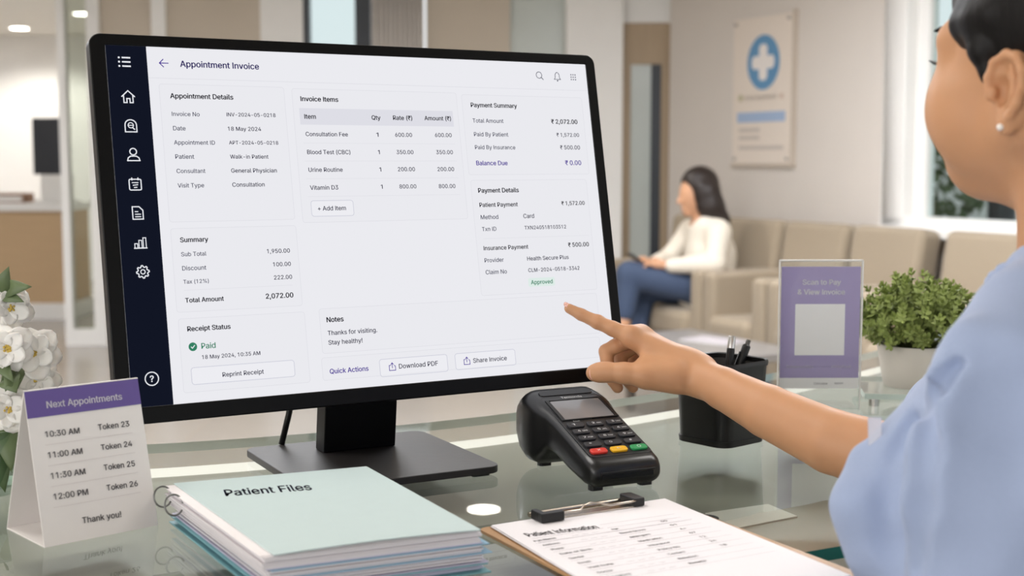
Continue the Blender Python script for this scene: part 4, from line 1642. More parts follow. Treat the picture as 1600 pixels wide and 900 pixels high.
for i in range(360):
    # sprig tips over a dome
    u = r_.uniform(-0.28, 1.0)
    a = r_.uniform(0, 2 * PI)
    s2 = math.sqrt(max(0, 1 - u * u))
    q = r_.uniform(0.80, 1.12) if i < 290 else r_.uniform(0.45, 0.8)
    tip = GC + Vector((RX * s2 * math.cos(a), RX * s2 * math.sin(a), RZ_ * u)) * q
    root = Vector((0.25 * tip.x, 0.25 * tip.y, HP - 0.006))
    dirv = ((tip - GC).normalized() + Vector((r_.uniform(-.35, .35), r_.uniform(-.35, .35), 0.55 + r_.uniform(-.2, .3)))).normalized()
    if i % 3 == 0:
        st.tube([root, root.lerp(tip, 0.6) + Vector((0, 0, -.004)), tip], 0.0006, 5)
    ax = dirv.orthogonal().normalized()
    for lay, (nl, ll, op_, off) in enumerate(((5, 0.0120, 68, -0.009), (5, 0.0110, 46, -0.002), (4, 0.0080, 22, 0.003))):
        for k in range(nl):
            ph = 2 * PI * (k + 0.5 * lay) / nl + r_.uniform(-.3, .3)
            side = Quaternion(dirv, ph) @ ax
            d = (side * math.sin(R(op_)) + dirv * math.cos(R(op_))).normalized()
            w = dirv.cross(side).normalized()
            b = tip + dirv * off
            ln = ll * r_.uniform(0.8, 1.15)
            wd = ln * 0.24
            nrm = d.cross(w).normalized()
            pts = [b, b + d * ln * .45 + w * wd, b + d * ln * .8 + w * wd * .75, b + d * ln, b + d * ln * .8 - w * wd * .75, b + d * ln * .45 - w * wd, b + d * ln * .5 - nrm * ln * .06]
            mb.add(pts, [(0, 1, 6), (1, 2, 6), (2, 3, 6), (3, 4, 6), (4, 5, 6), (5, 0, 6)])
M_leaf = mat('boxwood_leaf', (146, 160, 92), 0.55, var=0.42, scale=26, spec=0.3)
mb.build('foliage', M_leaf, pl, fix=False)
st.build('stems', mat('stem_green', (84, 92, 46), 0.6), pl)

# --- white flowers in a glass vase, left edge
VX, VY = -0.565, 1.42
fl = tag(empty('flower_vase', (VX, VY, ZT)), 'glass vase of white flowers behind the tent card', 'flowers')
MB().lathe([(0.0005, 0.002), (0.026, 0.002), (0.03, 0.0), (0.034, 0.004), (0.04, 0.05), (0.036, 0.066), (0.037, 0.07), (0.034, 0.07), (0.034, 0.06), (0.036, 0.05), (0.03, 0.008), (0.0005, 0.006)], 32).build('vase', glass('vase_glass', (226, 234, 230), 1.45), fl, smooth='auto')
M_pet = mat('petal_white', (242, 238, 232), 0.6, var=0.03, scale=60, sub=0.08)
M_cen = mat('flower_yellow', (206, 176, 84), 0.7, var=0.2, scale=200)
M_fl = mat('flower_leaf', (92, 108, 70), 0.5, var=0.3, scale=30)


def lp(px, py, dy=0.0):
    v = at(px, py, Y=VY + dy)
    return v - Vector((VX, VY, ZT))


def blossom(c, n_dir, rad, seed, petals=6):
    r_ = random.Random(seed)
    c, nd = Vector(c), Vector(n_dir).normalized()
    ax = nd.orthogonal().normalized()
    ay = nd.cross(ax)
    mb = MB()
    for lay, (np_, rs, tilt) in enumerate(((petals, 1.0, 0.18), (petals - 1, 0.72, 0.5))):
        for k in range(np_):
            ph = 2 * PI * (k + 0.5 * lay) / np_ + r_.uniform(-.12, .12)
            e = ax * math.cos(ph) + ay * math.sin(ph)
            w = nd.cross(e)
            L = rad * rs * r_.uniform(0.92, 1.06)
            rows = []
            for i in range(7):
                t = i / 6
                wid = L * 0.46 * math.sin(PI * min(1, 0.12 + t * 0.80)) ** 0.7 * (1 if t < 0.95 else 0.6)
                lift = L * (tilt * t - 0.32 * t * t * (1 - tilt)) + L * 0.1 * lay
                row = []
                for j in range(5):
                    s = (j - 2) / 2
                    row.append(c + e * (L * t) + w * (wid * s) + nd * (lift + L * 0.10 * s * s * (1 if t < .8 else .4) + L * .02 * r_.uniform(-1, 1)))
                rows.append(row)
            vs = [p for r2_ in rows for p in r2_]
            fs = [(i * 5 + j, i * 5 + j + 1, (i + 1) * 5 + j + 1, (i + 1) * 5 + j) for i in range(6) for j in range(4)]
            mb.add(vs, fs)
    o = mb.build('blossom', M_pet, fl, smooth=True)
    sd = o.modifiers.new('thick', 'SOLIDIFY')
    sd.thickness = 0.0008
    sd.offset = 0
    m2 = MB()
    for k in range(14):
        a, q = r_.uniform(0, 2 * PI), rad * 0.13 * r_.uniform(0, 1) ** .5
        m2.ell(c + ax * (q * math.cos(a)) + ay * (q * math.sin(a)) + nd * (rad * 0.16), (rad * .05,) * 3, None, 8, 6)
    m2.build('stamens', M_cen, o, smooth=True)
    return o


BL = [((16, 482, 0.0), (0.7, -1, 0.2), 0.026), ((12, 545, -0.03), (0.3, -1, 0.15), 0.028), ((52, 552, 0.0), (0.25, -1, 0.2), 0.030), ((58, 590, 0.03), (0.2, -0.9, -0.1), 0.028),
      ((12, 640, -0.03), (0.45, -1, 0.1), 0.027), ((6, 675, 0.0), (0.1, -1, -0.3), 0.026), ((-18, 600, 0.0), (-0.4, -1, 0.2), 0.03), ((-14, 500, 0.02), (-0.3, -0.6, 0.7), 0.03), ((24, 690, 0.02), (0.6, -0.8, -0.2), 0.024)]
top_stem = Vector((0, 0, 0.06))
stems = MB()
for k, ((px, py, dy), nd, rad) in enumerate(BL):
    c = lp(px, py, dy)
    blossom(c, nd, rad, 30 + k)
    stems.tube([Vector((0.012 * math.cos(k), 0.012 * math.sin(k), 0.008)), top_stem + Vector((0.01 * math.cos(k * 2), 0.01 * math.sin(k * 2), 0)), c * 0.6 + Vector((0, 0.006, 0.02)), c - Vector(nd).normalized() * 0.004], 0.0014, 6)
stems.build('stems', M_fl, fl, smooth=True)


def leaf(base, tip, wid, seed):
    b, t = Vector(base), Vector(tip)
    d = t - b
    w = d.cross(Vector((0.2, -1, 0.3))).normalized()
    n = w.cross(d).normalized()
    rows = []
    for i in range(8):
        f = i / 7
        ww = wid * math.sin(PI * (0.06 + 0.94 * f) ** 0.8) if f < 1 else 0.0
        c = b.lerp(t, f) + n * (d.length * 0.15 * math.sin(PI * f))
        rows.append([c - w * ww + n * ww * .25, c, c + w * ww + n * ww * .25])
    vs = [p for r2_ in rows for p in r2_]
    fs = [(i * 3 + j, i * 3 + j + 1, (i + 1) * 3 + j + 1, (i + 1) * 3 + j) for i in range(7) for j in range(2)]
    o = MB().add(vs, fs).build('leaf', M_fl, fl, smooth=True)
    sd = o.modifiers.new('thick', 'SOLIDIFY')
    sd.thickness = 0.0006


for k, (a, b, w) in enumerate((((2, 462, 0), (14, 416, -.01), 0.009), ((8, 455, 0), (50, 448, -.02), 0.009), ((6, 462, .0), (38, 472, -.02), 0.007), ((14, 590, -.03), (26, 614, -.05), 0.012),
                               ((30, 575, -.02), (8, 612, -.05), 0.010), ((14, 660, 0), (18, 738, -.03), 0.012), ((0, 700, 0), (8, 770, -.02), 0.010), ((-2, 560, 0), (22, 598, -.05), 0.010))):
    leaf(lp(*a), lp(*b), w, k)

# ------------------------------------------------------------------ the receptionist
M_skin = mat('skin', (194, 144, 106), 0.5, var=0.05, scale=50, sub=0.12, spec=0.35, bump=0.03)
M_nail = mat('nail_pink', (234, 182, 168), 0.28, var=0.02)
M_lip = mat('lip', (168, 92, 82), 0.45, var=0.04)
M_hair = mat('hair_dark', (17, 14, 13), 0.5, var=0.5, stretch=(60, 60, 12), scale=5, bump=0.25, spec=0.22)
M_scrub = mat('scrub_blue', (154, 168, 198), 0.85, var=0.03, scale=300, bump=0.12, sheen=0.15)
M_scrub_d = mat('scrub_trouser', (136, 152, 190), 0.85, var=0.03, scale=300, bump=0.12)


def V3(v):
    return np.array((v[0], v[1], v[2]), float)


def A(px, py, Y):
    return V3(at(px, py, Y=Y))


TORSO_O = np.array((0.43, 1.06))
TF = np.array((-0.84, 0.545))
TF = TF / np.linalg.norm(TF)
TS = np.array((TF[1], -TF[0]))              # her right is -? (x forward, side to her right)
TR = np.array((0.545, 0.84))


def tp(f, r, z):
    return np.array((TORSO_O[0] + TF[0] * f + TR[0] * r, TORSO_O[1] + TF[1] * f + TR[1] * r, z))


# ---- head frame
HC = np.array((0.432, 1.068, 1.442))
HFx = np.array((-0.542, 0.84, 0.0))
HFx = HFx / np.linalg.norm(HFx)
HLx = np.array((-HFx[1], HFx[0], 0.0))      # her left
HZ = np.array((0, 0, 1.0))
HA = np.stack([HFx, HLx, HZ])


def hp(f, l, z):
    z = z * 0.86 if z < 0 else z            # fairly short lower face
    return HC + HFx * f + HLx * l + HZ * z


person = tag(empty('person', (0.43, 1.06, 0.0)), 'woman in a light blue scrub top pointing her right hand at the monitor', 'person')

F = Field((-0.0, 0.72, 0.60), (0.78, 1.72, 1.60), 0.0021)
# torso core (under the clothes)
zs = [0.80, 0.9, 1.0, 1.08, 1.16, 1.22, 1.25]
F.loft(zs, [.09, .10, .11, .11, .07, .025, .01], [.10, .10, .10, .10, .09, .07, .05], [.13, .13, .14, .14, .13, .08, .04], TORSO_O, TF, TR)
# neck
F.cap(hp(-0.026, 0.0, -0.05), tp(-0.034, 0, 1.26), 0.050, 0.053, 0.02)
F.cap(hp(-0.01, 0.036, -0.075), tp(0.012, -0.01, 1.245), 0.013, 0.011, 0.02)
# head: cranium, face, jaw
F.ell(hp(-0.012, 0, 0.038), (0.098, 0.074, 0.084), HA, 0.02)
F.ell(hp(0.034, 0, -0.030), (0.060, 0.058, 0.088), HA, 0.03)
for s in (-1, 1):
    F.cap(hp(-0.012, s * 0.052, -0.052), hp(0.062, s * 0.012, -0.096), 0.017, 0.015, 0.025)
    F.cap(hp(0.058, s * 0.040, -0.052), hp(0.066, s * 0.018, -0.088), 0.020, 0.018, 0.022)
    F.cap(hp(-0.012, s * 0.056, -0.052), hp(-0.01, s * 0.062, -0.015), 0.014, 0.014, 0.025)
    F.ell(hp(0.063, s * 0.043, -0.036), (0.024, 0.023, 0.028), HA, 0.022)
    F.ell(hp(0.042, s * 0.046, -0.055), (0.028, 0.018, 0.030), HA, 0.025)
    F.cap(hp(0.086, s * 0.012, 0.020), hp(0.070, s * 0.046, 0.022), 0.011, 0.010, 0.016)
    F.ell(hp(0.094, s * 0.028, 0.002), (0.013, 0.014, 0.009), HA, 0.012, 'sub')
    F.cap(hp(0.068, s * 0.045, 0.018), hp(0.072, s * 0.045, -0.024), 0.008, 0.010, 0.012)
    F.ell(hp(0.0745, s * 0.031, 0.000), (0.0125, 0.0135, 0.0125), HA, 0.003)
F.cap(hp(0.072, 0, -0.095), hp(0.070, 0, -0.099), 0.016, 0.015, 0.02)
F.chain([hp(0.086, 0, 0.012), hp(0.098, 0, -0.012), hp(0.110, 0, -0.034)], [0.0085, 0.0085, 0.0105], 0.010)
for s in (-1, 1):
    F.ell(hp(0.098, s * 0.012, -0.037), (0.011, 0.0085, 0.0075), HA, 0.006)
    F.ell(hp(0.103, s * 0.007, -0.0455), (0.004, 0.003, 0.003), HA, 0.002, 'sub')
F.ell(hp(0.088, 0, -0.056), (0.012, 0.022, 0.014), HA, 0.014)
F.cap(hp(0.097, 0.0, -0.0625), hp(0.086, 0.022, -0.068), 0.0055, 0.003, 0.005)
F.cap(hp(0.097, 0.0, -0.0625), hp(0.086, -0.022, -0.068), 0.0055, 0.003, 0.005)
F.cap(hp(0.094, 0.0, -0.0735), hp(0.085, 0.018, -0.070), 0.0062, 0.003, 0.005)
F.cap(hp(0.094, 0.0, -0.0735), hp(0.085, -0.018, -0.070), 0.0062, 0.003, 0.005)
# ears
for s in (-1, 1):
    e = lambda f, z, o=0.0: HC + HFx * f + HLx * (s * (0.0735 + o)) + HZ * (z * 0.88 - 0.023) - HFx * 0.009
    tilt = R(18) * s
    EA = np.stack([HFx * math.cos(0.3) + HZ * 0, HLx, HZ])
    F.ell(e(-0.004, -0.002, 0.004), (0.0165, 0.0075, 0.029), HA, 0.006)
    helix = [(0.012, -0.006), (0.013, 0.010), (0.008, 0.023), (-0.003, 0.029), (-0.014, 0.026), (-0.020, 0.014), (-0.020, 0.000), (-0.015, -0.014), (-0.008, -0.024)]
    F.chain([e(f, z, 0.010 + 0.004 * min(1, max(0, -f / 0.02))) for f, z in helix], [0.0032] * 3 + [0.0036] * 3 + [0.0034] * 3, 0.003)
    anti = [(-0.006, 0.018), (-0.011, 0.008), (-0.010, -0.004), (-0.004, -0.013)]
    F.chain([e(f, z, 0.0105) for f, z in anti], [0.0026] * 4, 0.003)
    F.ell(e(0.001, -0.002, 0.011), (0.0085, 0.0085, 0.0125), HA, 0.002, 'sub')
    F.ell(e(-0.001, 0.016, 0.0125), (0.0065, 0.0045, 0.006), HA, 0.002, 'sub')
    F.cap(e(0.009, -0.006, 0.009), e(0.008, -0.001, 0.009), 0.0034, 0.003, 0.003)
    F.ell(e(-0.002, -0.030, 0.007), (0.0078, 0.0048, 0.0088), HA, 0.005)

# ---- right arm reaching for the screen
sh_R = tp(-0.004, 0.150, 1.21)
el = A(1398, 728, 1.40) + np.array((0, 0, 0.006))
wr = A(1076, 579, 1.578)
F.chain([tp(-0.01, 0.09, 1.215), sh_R, tp(0.025, 0.172, 1.165), el], [0.028, 0.036, 0.040, 0.0385], 0.006)
F.chain([el, A(1300, 690, 1.44), A(1200, 643, 1.495), A(1130, 607, 1.54), wr], [0.0385, 0.0350, 0.0300, 0.0245, 0.0195], 0.003)
F.cap(A(1090, 574, 1.582), A(1070, 568, 1.588), 0.0160, 0.0160, 0.02)
F.cap(A(1095, 598, 1.565), A(1066, 594, 1.565), 0.0165, 0.0155, 0.012)
F.ell(A(1104, 572, 1.572), (0.007, 0.007, 0.007), None, 0.01)
# palm: metacarpals
MC_I, MC_M, MC_R, MC_P = A(986, 526, 1.598), A(1001, 524, 1.614), A(1012, 532, 1.632), A(1018, 546, 1.645)
F.cap(MC_I, A(1070, 570, 1.577), 0.0112, 0.0165, 0.010)
F.cap(MC_M, A(1076, 571, 1.590), 0.0112, 0.0165, 0.012)
F.cap(MC_R, A(1076, 578, 1.600), 0.0108, 0.0155, 0.012)
F.cap(MC_P, A(1074, 586, 1.606), 0.0100, 0.0145, 0.012)
F.cap(A(1015, 548, 1.596), A(1060, 580, 1.577), 0.0125, 0.018, 0.012)
F.cap(MC_I, MC_M, 0.0112, 0.0112, 0.012)
F.ell(MC_I + np.array((0.002, -0.005, 0.008)), (0.007, 0.006, 0.004), None, 0.007)
# index, pointing
IX = [MC_I, A(957, 513.5, 1.604), A(934, 503.5, 1.610), A(908, 491.5, 1.615), A(889, 482, 1.619)]
F.chain(IX, [0.0108, 0.0091, 0.0083, 0.0072, 0.0061], 0.003)
F.ell(IX[2] + np.array((0, -0.002, 0.001)), (0.0075, 0.0075, 0.0078), None, 0.004)
# middle finger curled: out, down behind the thumb, tip below
MI = [MC_M + np.array((-.004, .004, -.004)), A(962, 541, 1.612), A(947, 549, 1.612), A(950, 575, 1.603), A(958, 594, 1.600), A(965, 605.5, 1.602)]
F.chain(MI, [0.0105, 0.0092, 0.0088, 0.0082, 0.0078, 0.0070], 0.0025)
RI = [MC_R, A(978, 549, 1.634), A(968, 556, 1.634), A(974, 580, 1.624), A(983, 597, 1.620), A(989, 606, 1.621)]
F.chain(RI, [0.0100, 0.0088, 0.0084, 0.0078, 0.0074, 0.0066], 0.002)
PI_ = [MC_P, A(992, 556, 1.652), A(986, 563, 1.652), A(993, 582, 1.642), A(1003, 592, 1.638)]
F.chain(PI_, [0.0092, 0.0076, 0.0072, 0.0066, 0.0058], 0.002)
# thumb
TH = [A(1052, 586, 1.566), A(1004, 586, 1.560), A(975, 583, 1.562), A(948, 581.5, 1.567), A(936, 582, 1.569), A(928, 582.5, 1.571)]
F.chain(TH, [0.0190, 0.0140, 0.0122, 0.0113, 0.0110, 0.0096], 0.005)
F.cap(A(1008, 570, 1.574), A(1048, 583, 1.568), 0.011, 0.017, 0.012)
F.cap(A(1015, 590, 1.563), A(1058, 591, 1.563), 0.0125, 0.0155, 0.010)
# skin creases over the thumb and index joints
for (x, y, Y, dxp, dyp) in ((948, 574, 1.553, 1.5, 12), (945.5, 575, 1.553, 1, 9), (936, 497, 1.6065, 3, 4)):
    F.cap(A(x, y, Y), A(x + dxp, y + dyp, Y - 0.001), 0.0012, 0.0012, 0.002, 'sub')

# ---- left arm hanging at her side, with a relaxed hand
sh_L = tp(-0.004, -0.148, 1.205)
el_L = tp(0.0, -0.185, 0.965)
wr_L = tp(0.09, -0.185, 0.775)
F.chain([tp(-0.01, -0.09, 1.215), sh_L, el_L], [0.028, 0.036, 0.036], 0.02)
F.chain([el_L, el_L * 0.7 + wr_L * 0.3, wr_L], [0.038, 0.036, 0.022], 0.012)
hd = (wr_L - el_L) / np.linalg.norm(wr_L - el_L)
sdv = np.array((TF[0], TF[1], 0.0))
for k in range(4):
    o_ = (k - 1.5) * 0.017
    base = wr_L + hd * 0.075 + sdv * (-o_)
    F.cap(wr_L + hd * 0.01 + sdv * (-o_ * 0.5), base, 0.014, 0.0105, 0.01)
    ln = (0.07, 0.078, 0.072, 0.058)[k]
    inn = np.array((TR[0], TR[1], 0)) * 0.25
    p1 = base + (hd + inn * .4) * ln * .45
    p2 = p1 + (hd + inn * 1.4) * ln * .3
    p3 = p2 + (hd + inn * 2.4) * ln * .22
    F.chain([base, p1, p2, p3], [0.0092, 0.0082, 0.0074, 0.0062], 0.003)
F.chain([wr_L + hd * 0.02 + sdv * 0.018, wr_L + hd * 0.055 + sdv * 0.042, wr_L + hd * 0.085 + sdv * 0.05, wr_L + hd * 0.108 + sdv * 0.048], [0.014, 0.0115, 0.010, 0.008], 0.008)
body = F.mesh('body', M_skin, person, smooth=1)
del F

# nails
def nail(c, axis, normal, la, lb, name='fingernail'):
    a = Vector(axis).normalized()
    n = Vector(normal)
    n = (n - a * n.dot(a)).normalized()
    b = n.cross(a)
    M = Matrix((a, b, n)).transposed()
    mb = MB()
    rows = []
    for i in range(7):
        u = -1 + 2 * i / 6
        row = []
        for j in range(7):
            v = -1 + 2 * j / 6
            k = (abs(u) ** 3.2 + abs(v) ** 3.2) ** (1 / 3.2)
            q = max(abs(u), abs(v))
            uu, vv = (u * q / k, v * q / k) if k > 0 else (0, 0)
            row.append(M @ Vector((uu * la, vv * lb, -0.42 * lb * vv * vv - 0.06 * la * uu * uu)) + Vector(c))
        rows.append(row)
    vs = [p for r_ in rows for p in r_]
    fs = [(i * 7 + j, i * 7 + j + 1, (i + 1) * 7 + j + 1, (i + 1) * 7 + j) for i in range(6) for j in range(6)]
    mb.add(vs, fs)
    o = mb.build(name, M_nail, None, smooth=True)
    o.data.transform(person.matrix_basis.inverted())
    o.parent = person
    sd = o.modifiers.new('thick', 'SOLIDIFY')
    sd.thickness = 0.0007
    return o


ia = IX[4] - IX[3]
nail(IX[4] + np.array((-0.0005, -0.0022, 0.0053)), ia, (-0.1, -0.4, 0.9), 0.0058, 0.0046)
ta = TH[5] - TH[3]
nail(TH[5] + np.array((0.0012, -0.0102, 0.0006)), ta, (-0.10, -1.0, 0.08), 0.0072, 0.0076)

# ---- hair drawn back over the ears into a bun
H = Field(hp(0, 0, 0) - 0.22, hp(0, 0, 0) + 0.22, 0.0024)
H.ell(hp(-0.014, 0, 0.042), (0.104, 0.082, 0.089), HA, 0.01)
H.ell(hp(-0.055, 0, -0.005), (0.060, 0.070, 0.070), HA, 0.02)
for s in (-1, 1):
    H.cap(hp(0.044, s * 0.062, 0.030), hp(0.014, s * 0.071, 0.034), 0.012, 0.012, 0.012)
# face and ear openings
H.ell(hp(0.118, 0, -0.020), (0.080, 0.115, 0.098), HA, 0.006, 'sub')
H.ell(hp(0.050, 0, -0.075), (0.062, 0.125, 0.082), HA, 0.006, 'sub')
for s in (-1, 1):
    H.ell(HC + HFx * -0.011 + HLx * (s * 0.092) + HZ * -0.030, (0.021, 0.026, 0.031), HA, 0.004, 'sub')
    # wisp in front of the ear
    H.chain([hp(0.026, s * 0.0690, 0.030), hp(0.020, s * 0.0700, 0.008), hp(0.014, s * 0.0690, -0.012), hp(0.012, s * 0.0672, -0.030)], [0.012, 0.010, 0.006, 0.0014], 0.008)
H.ell(hp(-0.128, 0, 0.0), (0.036, 0.042, 0.042), HA, 0.012)
H.mesh('hair', M_hair, person, smooth=1)
del H

# brows, lashes, eyes
mb = MB()
for s in (-1, 1):
    pts = [hp(0.0935 - 0.30 * q * 0.045, s * (0.014 + 0.040 * q), 0.0265 + 0.007 * math.sin(PI * min(1, q * 1.1) * 0.7) - 0.004 * q) for q in np.linspace(0, 1, 8)]
    mb = MB()
    mb.tube(pts, [0.0022, 0.0030, 0.0032, 0.0030, 0.0028, 0.0024, 0.0018, 0.0008], 8)
    o = mb.build('eyebrow', M_hair, None, smooth=True)
    o.data.transform(person.matrix_basis.inverted()); o.parent = person
mb = MB()
for s in (-1, 1):
    for k in range(13):
        q = k / 12
        th = R(-42 + 100 * q)
        b = hp(0.0745 + 0.0133 * math.cos(th), s * (0.031 + 0.0142 * math.sin(th)), 0.0028 - 0.002 * abs(q - .5))
        d = HFx * math.cos(th) + HLx * s * math.sin(th)
        mb.tube([b, b + d * 0.005 + HZ * 0.0003, b + d * 0.0095 + HZ * 0.0034], [0.0007, 0.0005, 0.0002], 5)
    pts = [hp(0.0745 + 0.0136 * math.cos(th), s * (0.031 + 0.0146 * math.sin(th)), 0.0026) for th in np.linspace(R(-50), R(62), 9)]
    mb.tube(pts, 0.0009, 6)
o = mb.build('eyelashes', M_hair, None, smooth=True)
o.data.transform(person.matrix_basis.inverted()); o.parent = person
M_eye = mat('eye_white', (232, 228, 222), 0.15, var=0.02)
for s in (-1, 1):
    e = MB()
    c = hp(0.0752, s * 0.031, -0.0008)
    e.ell(c, (0.0124, 0.0124, 0.0124))
    eo = e.build('eyeball', M_eye, None, smooth=True)
    eo.data.transform(person.matrix_basis.inverted()); eo.parent = person
    i = MB()
    i.ell(c + HFx * 0.0088, (0.0058, 0.0058, 0.0058))
    io = i.build('iris', mat('iris_brown', (52, 34, 24), 0.1), None, smooth=True)
    io.data.transform(person.matrix_basis.inverted()); io.parent = eo
mb = MB()
mb.tube([hp(0.086, -0.021, -0.068), hp(0.0985, -0.006, -0.0655), hp(0.0995, 0, -0.067), hp(0.0985, 0.006, -0.0655), hp(0.086, 0.021, -0.068)], [0.001, 0.0036, 0.0036, 0.0036, 0.001], 10)
mb.tube([hp(0.0865, -0.018, -0.0695), hp(0.0960, 0, -0.0735), hp(0.0865, 0.018, -0.0695)], [0.001, 0.0044, 0.001], 10)
o = mb.build('lips', M_lip, None, smooth=True)
o.data.transform(person.matrix_basis.inverted()); o.parent = person
for s in (-1, 1):
    mb = MB()
    mb.ell(HC + HFx * -0.010 + HLx * (s * 0.0855) + HZ * -0.0515, (0.0028, 0.0028, 0.0028), None, 14, 10)
    o = mb.build('pearl_earring', mat('pearl', (236, 228, 220), 0.15, coat=0.5), None, smooth=True)
    o.data.transform(person.matrix_basis.inverted()); o.parent = person

# ---- scrub top
C = Field((0.10, 0.66, 0.72), (0.86, 1.42, 1.36), 0.0028)
zs = [0.74, 0.84, 0.94, 1.01, 1.07, 1.11, 1.15, 1.18, 1.225, 1.262, 1.29, 1.31]
fr = [.112, .112, .118, .124, .140, .135, .118, .100, .070, .046, .032, .02]
bk = [.135, .130, .125, .122, .122, .122, .122, .120, .108, .085, .066, .055]
hf = [.185, .175, .165, .165, .172, .172, .170, .165, .135, .095, .066, .055]
C.loft(zs, fr, bk, hf, TORSO_O, TF, TR, 0.012, pw=2.2)
for s in (-1, 1):
    C.ell(tp(0.074, s * 0.072, 1.085), (0.062, 0.060, 0.064), None, 0.045)
# shoulders and sleeves
C.chain([tp(-0.015, -0.05, 1.262), tp(-0.01, -0.10, 1.242), tp(-0.004, -0.148, 1.208), tp(-0.002, -0.168, 1.15), tp(0.0, -0.180, 1.05)], [0.036, 0.044, 0.050, 0.055, 0.057], 0.03)
C.chain([tp(-0.015, 0.05, 1.262), tp(-0.01, 0.10, 1.242), tp(-0.004, 0.150, 1.21), tp(0.025, 0.172, 1.165), (V3(sh_R) * 0.35 + el * 0.65)], [0.036, 0.044, 0.050, 0.054, 0.054], 0.03)
C.cap(tp(0.0, -0.181, 1.03), tp(0.0, -0.185, 0.97), 0.043, 0.046, 0.0, 'sub')
# folds: shallow grooves and soft ridges laid along the cloth surface


def fold(pts, r, depth, k, op):
    hs = [C.hit(x, y) for x, y in pts]
    hs = [h for h in hs if h is not None]
    if len(hs) < 2:
        return
    eye = np.array((0, 0, CAMZ))
    q = [h + (eye - h) / np.linalg.norm(eye - h) * ((r - depth) if op == 'sub' else (depth - r)) for h in hs]
    n_ = len(q)
    rs = [r * (0.35 + 0.65 * math.sin(PI * (0.12 + 0.76 * i / (n_ - 1)))) for i in range(n_)]
    C.chain(q, rs, k, op)


fold([(1512, 530), (1490, 610), (1470, 700), (1456, 790), (1450, 880)], 0.016, 0.005, 0.02, 'add')
fold([(1496, 572), (1470, 598), (1444, 628), (1420, 660), (1400, 700)], 0.009, 0.017, 0.007, 'sub')
fold([(1456, 612), (1442, 700), (1432, 790), (1428, 890)], 0.010, 0.011, 0.010, 'sub')
fold([(1552, 560), (1545, 650), (1528, 740), (1520, 850)], 0.018, 0.004, 0.02, 'sub')
fold([(1586, 600), (1590, 700), (1580, 820)], 0.018, 0.004, 0.02, 'sub')
fold([(1392, 700), (1378, 770), (1380, 850), (1388, 895)], 0.014, 0.004, 0.016, 'sub')
fold([(1350, 720), (1340, 790), (1348, 870)], 0.016, 0.003, 0.02, 'add')
BADGE_P = C.hit(1376, 684)
# neck opening
C.cap(hp(-0.026, 0.0, -0.05), tp(-0.034, 0, 1.26), 0.060, 0.062, 0.006, 'sub')
C.cap(tp(0.07, 0, 1.32), tp(0.085, 0, 1.21), 0.045, 0.006, 0.008, 'sub')
top = C.mesh('scrub_top', M_scrub, person, smooth=3)
del C
# neckband
NB = Field(tp(0, 0, 1.28) - 0.14, tp(0, 0, 1.28) + 0.14, 0.0024)
pts = []
for k in range(25):
    a = R(-180 + 360 * k / 24)
    f, r_ = 0.058 * math.cos(a) - 0.010, 0.062 * math.sin(a)
    z = 1.296 - 0.028 * max(0, math.cos(a)) ** 2 + 0.010 * max(0, -math.cos(a))
    pts.append(tp(f, r_, z))
for o_ in (0.0, 0.005, 0.010):
    NB.chain([p - np.array((0, 0, o_)) for p in pts], [0.0034] * 25, 0.004)
NB.mesh('neckband', M_scrub, person, smooth=1)
del NB
# breast pocket with a clear badge corner showing
q0, q1, q2 = A(1352, 700, 1.118), A(1385, 668, 1.06), A(1366, 650, 1.09)
mb = MB()
pc_ = (A(1360, 672, 1.112))
u_ = np.array((TR[0], TR[1], 0.0))
nn_ = np.array((-0.50, -0.84, 0.20)); nn_ /= np.linalg.norm(nn_)
w_ = np.array((0.18, 0.13, -0.97)); w_ -= nn_ * (w_ @ nn_); w_ /= np.linalg.norm(w_)
u_ = np.cross(w_, nn_)
bc = BADGE_P if BADGE_P is not None else tp(0.128, -0.03, 1.130)
mb.box(bc + nn_ * 0.010 - w_ * 0.012, (0.001, 0.001, 0.001))
mb.v, mb.f, mb.m = [], [], []
Mb = Matrix((Vector(u_), Vector(w_), Vector(nn_))).transposed()
mb.box(bc - w_ * 0.004 + nn_ * 0.001 + u_ * 0.004, (0.011, 0.024, 0.0012), Mb)
o = mb.build('badge', mat('badge_clear', (196, 198, 212), 0.25, var=0.06, alpha=0.7), None, bevel=0.0006, seg=2)
o.data.transform(person.matrix_basis.inverted()); o.parent = person

# ---- trousers and shoes (out of the frame, behind the counter front)
Tt = Field((0.20, 0.80, 0.03), (0.66, 1.32, 0.96), 0.006)
Tt.loft([0.70, 0.78, 0.88, 0.95], [.11, .12, .12, .11], [.12, .13, .12, .11], [.16, .165, .155, .145], TORSO_O, TF, TR)
for s in (-1, 1):
    Tt.chain([tp(0.0, s * 0.085, 0.80), tp(0.012, s * 0.088, 0.47), tp(-0.01, s * 0.088, 0.06)], [0.088, 0.064, 0.056], 0.03)
Tt.mesh('trousers', M_scrub_d, person)
del Tt
for s in (-1, 1):
    S_ = Field(tp(0.04, s * 0.09, 0.05) - 0.2, tp(0.04, s * 0.09, 0.05) + 0.2, 0.005)
    S_.chain([tp(-0.05, s * 0.088, 0.042), tp(0.04, s * 0.09, 0.040), tp(0.14, s * 0.095, 0.032)], [0.042, 0.042, 0.032], 0.02)
    S_.cap(tp(-0.02, s * 0.088, 0.06), tp(-0.02, s * 0.088, 0.09), 0.045, 0.045, 0.01)
    S_.g = np.maximum(S_.g, np.broadcast_to((-(S_.lo[2] + S_.h * np.arange(S_.n[2])) + 0.001)[None, None, :], S_.g.shape).astype(np.float32))
    S_.mesh('shoe', mat('shoe_white', (225, 225, 225), 0.5), person)
    del S_

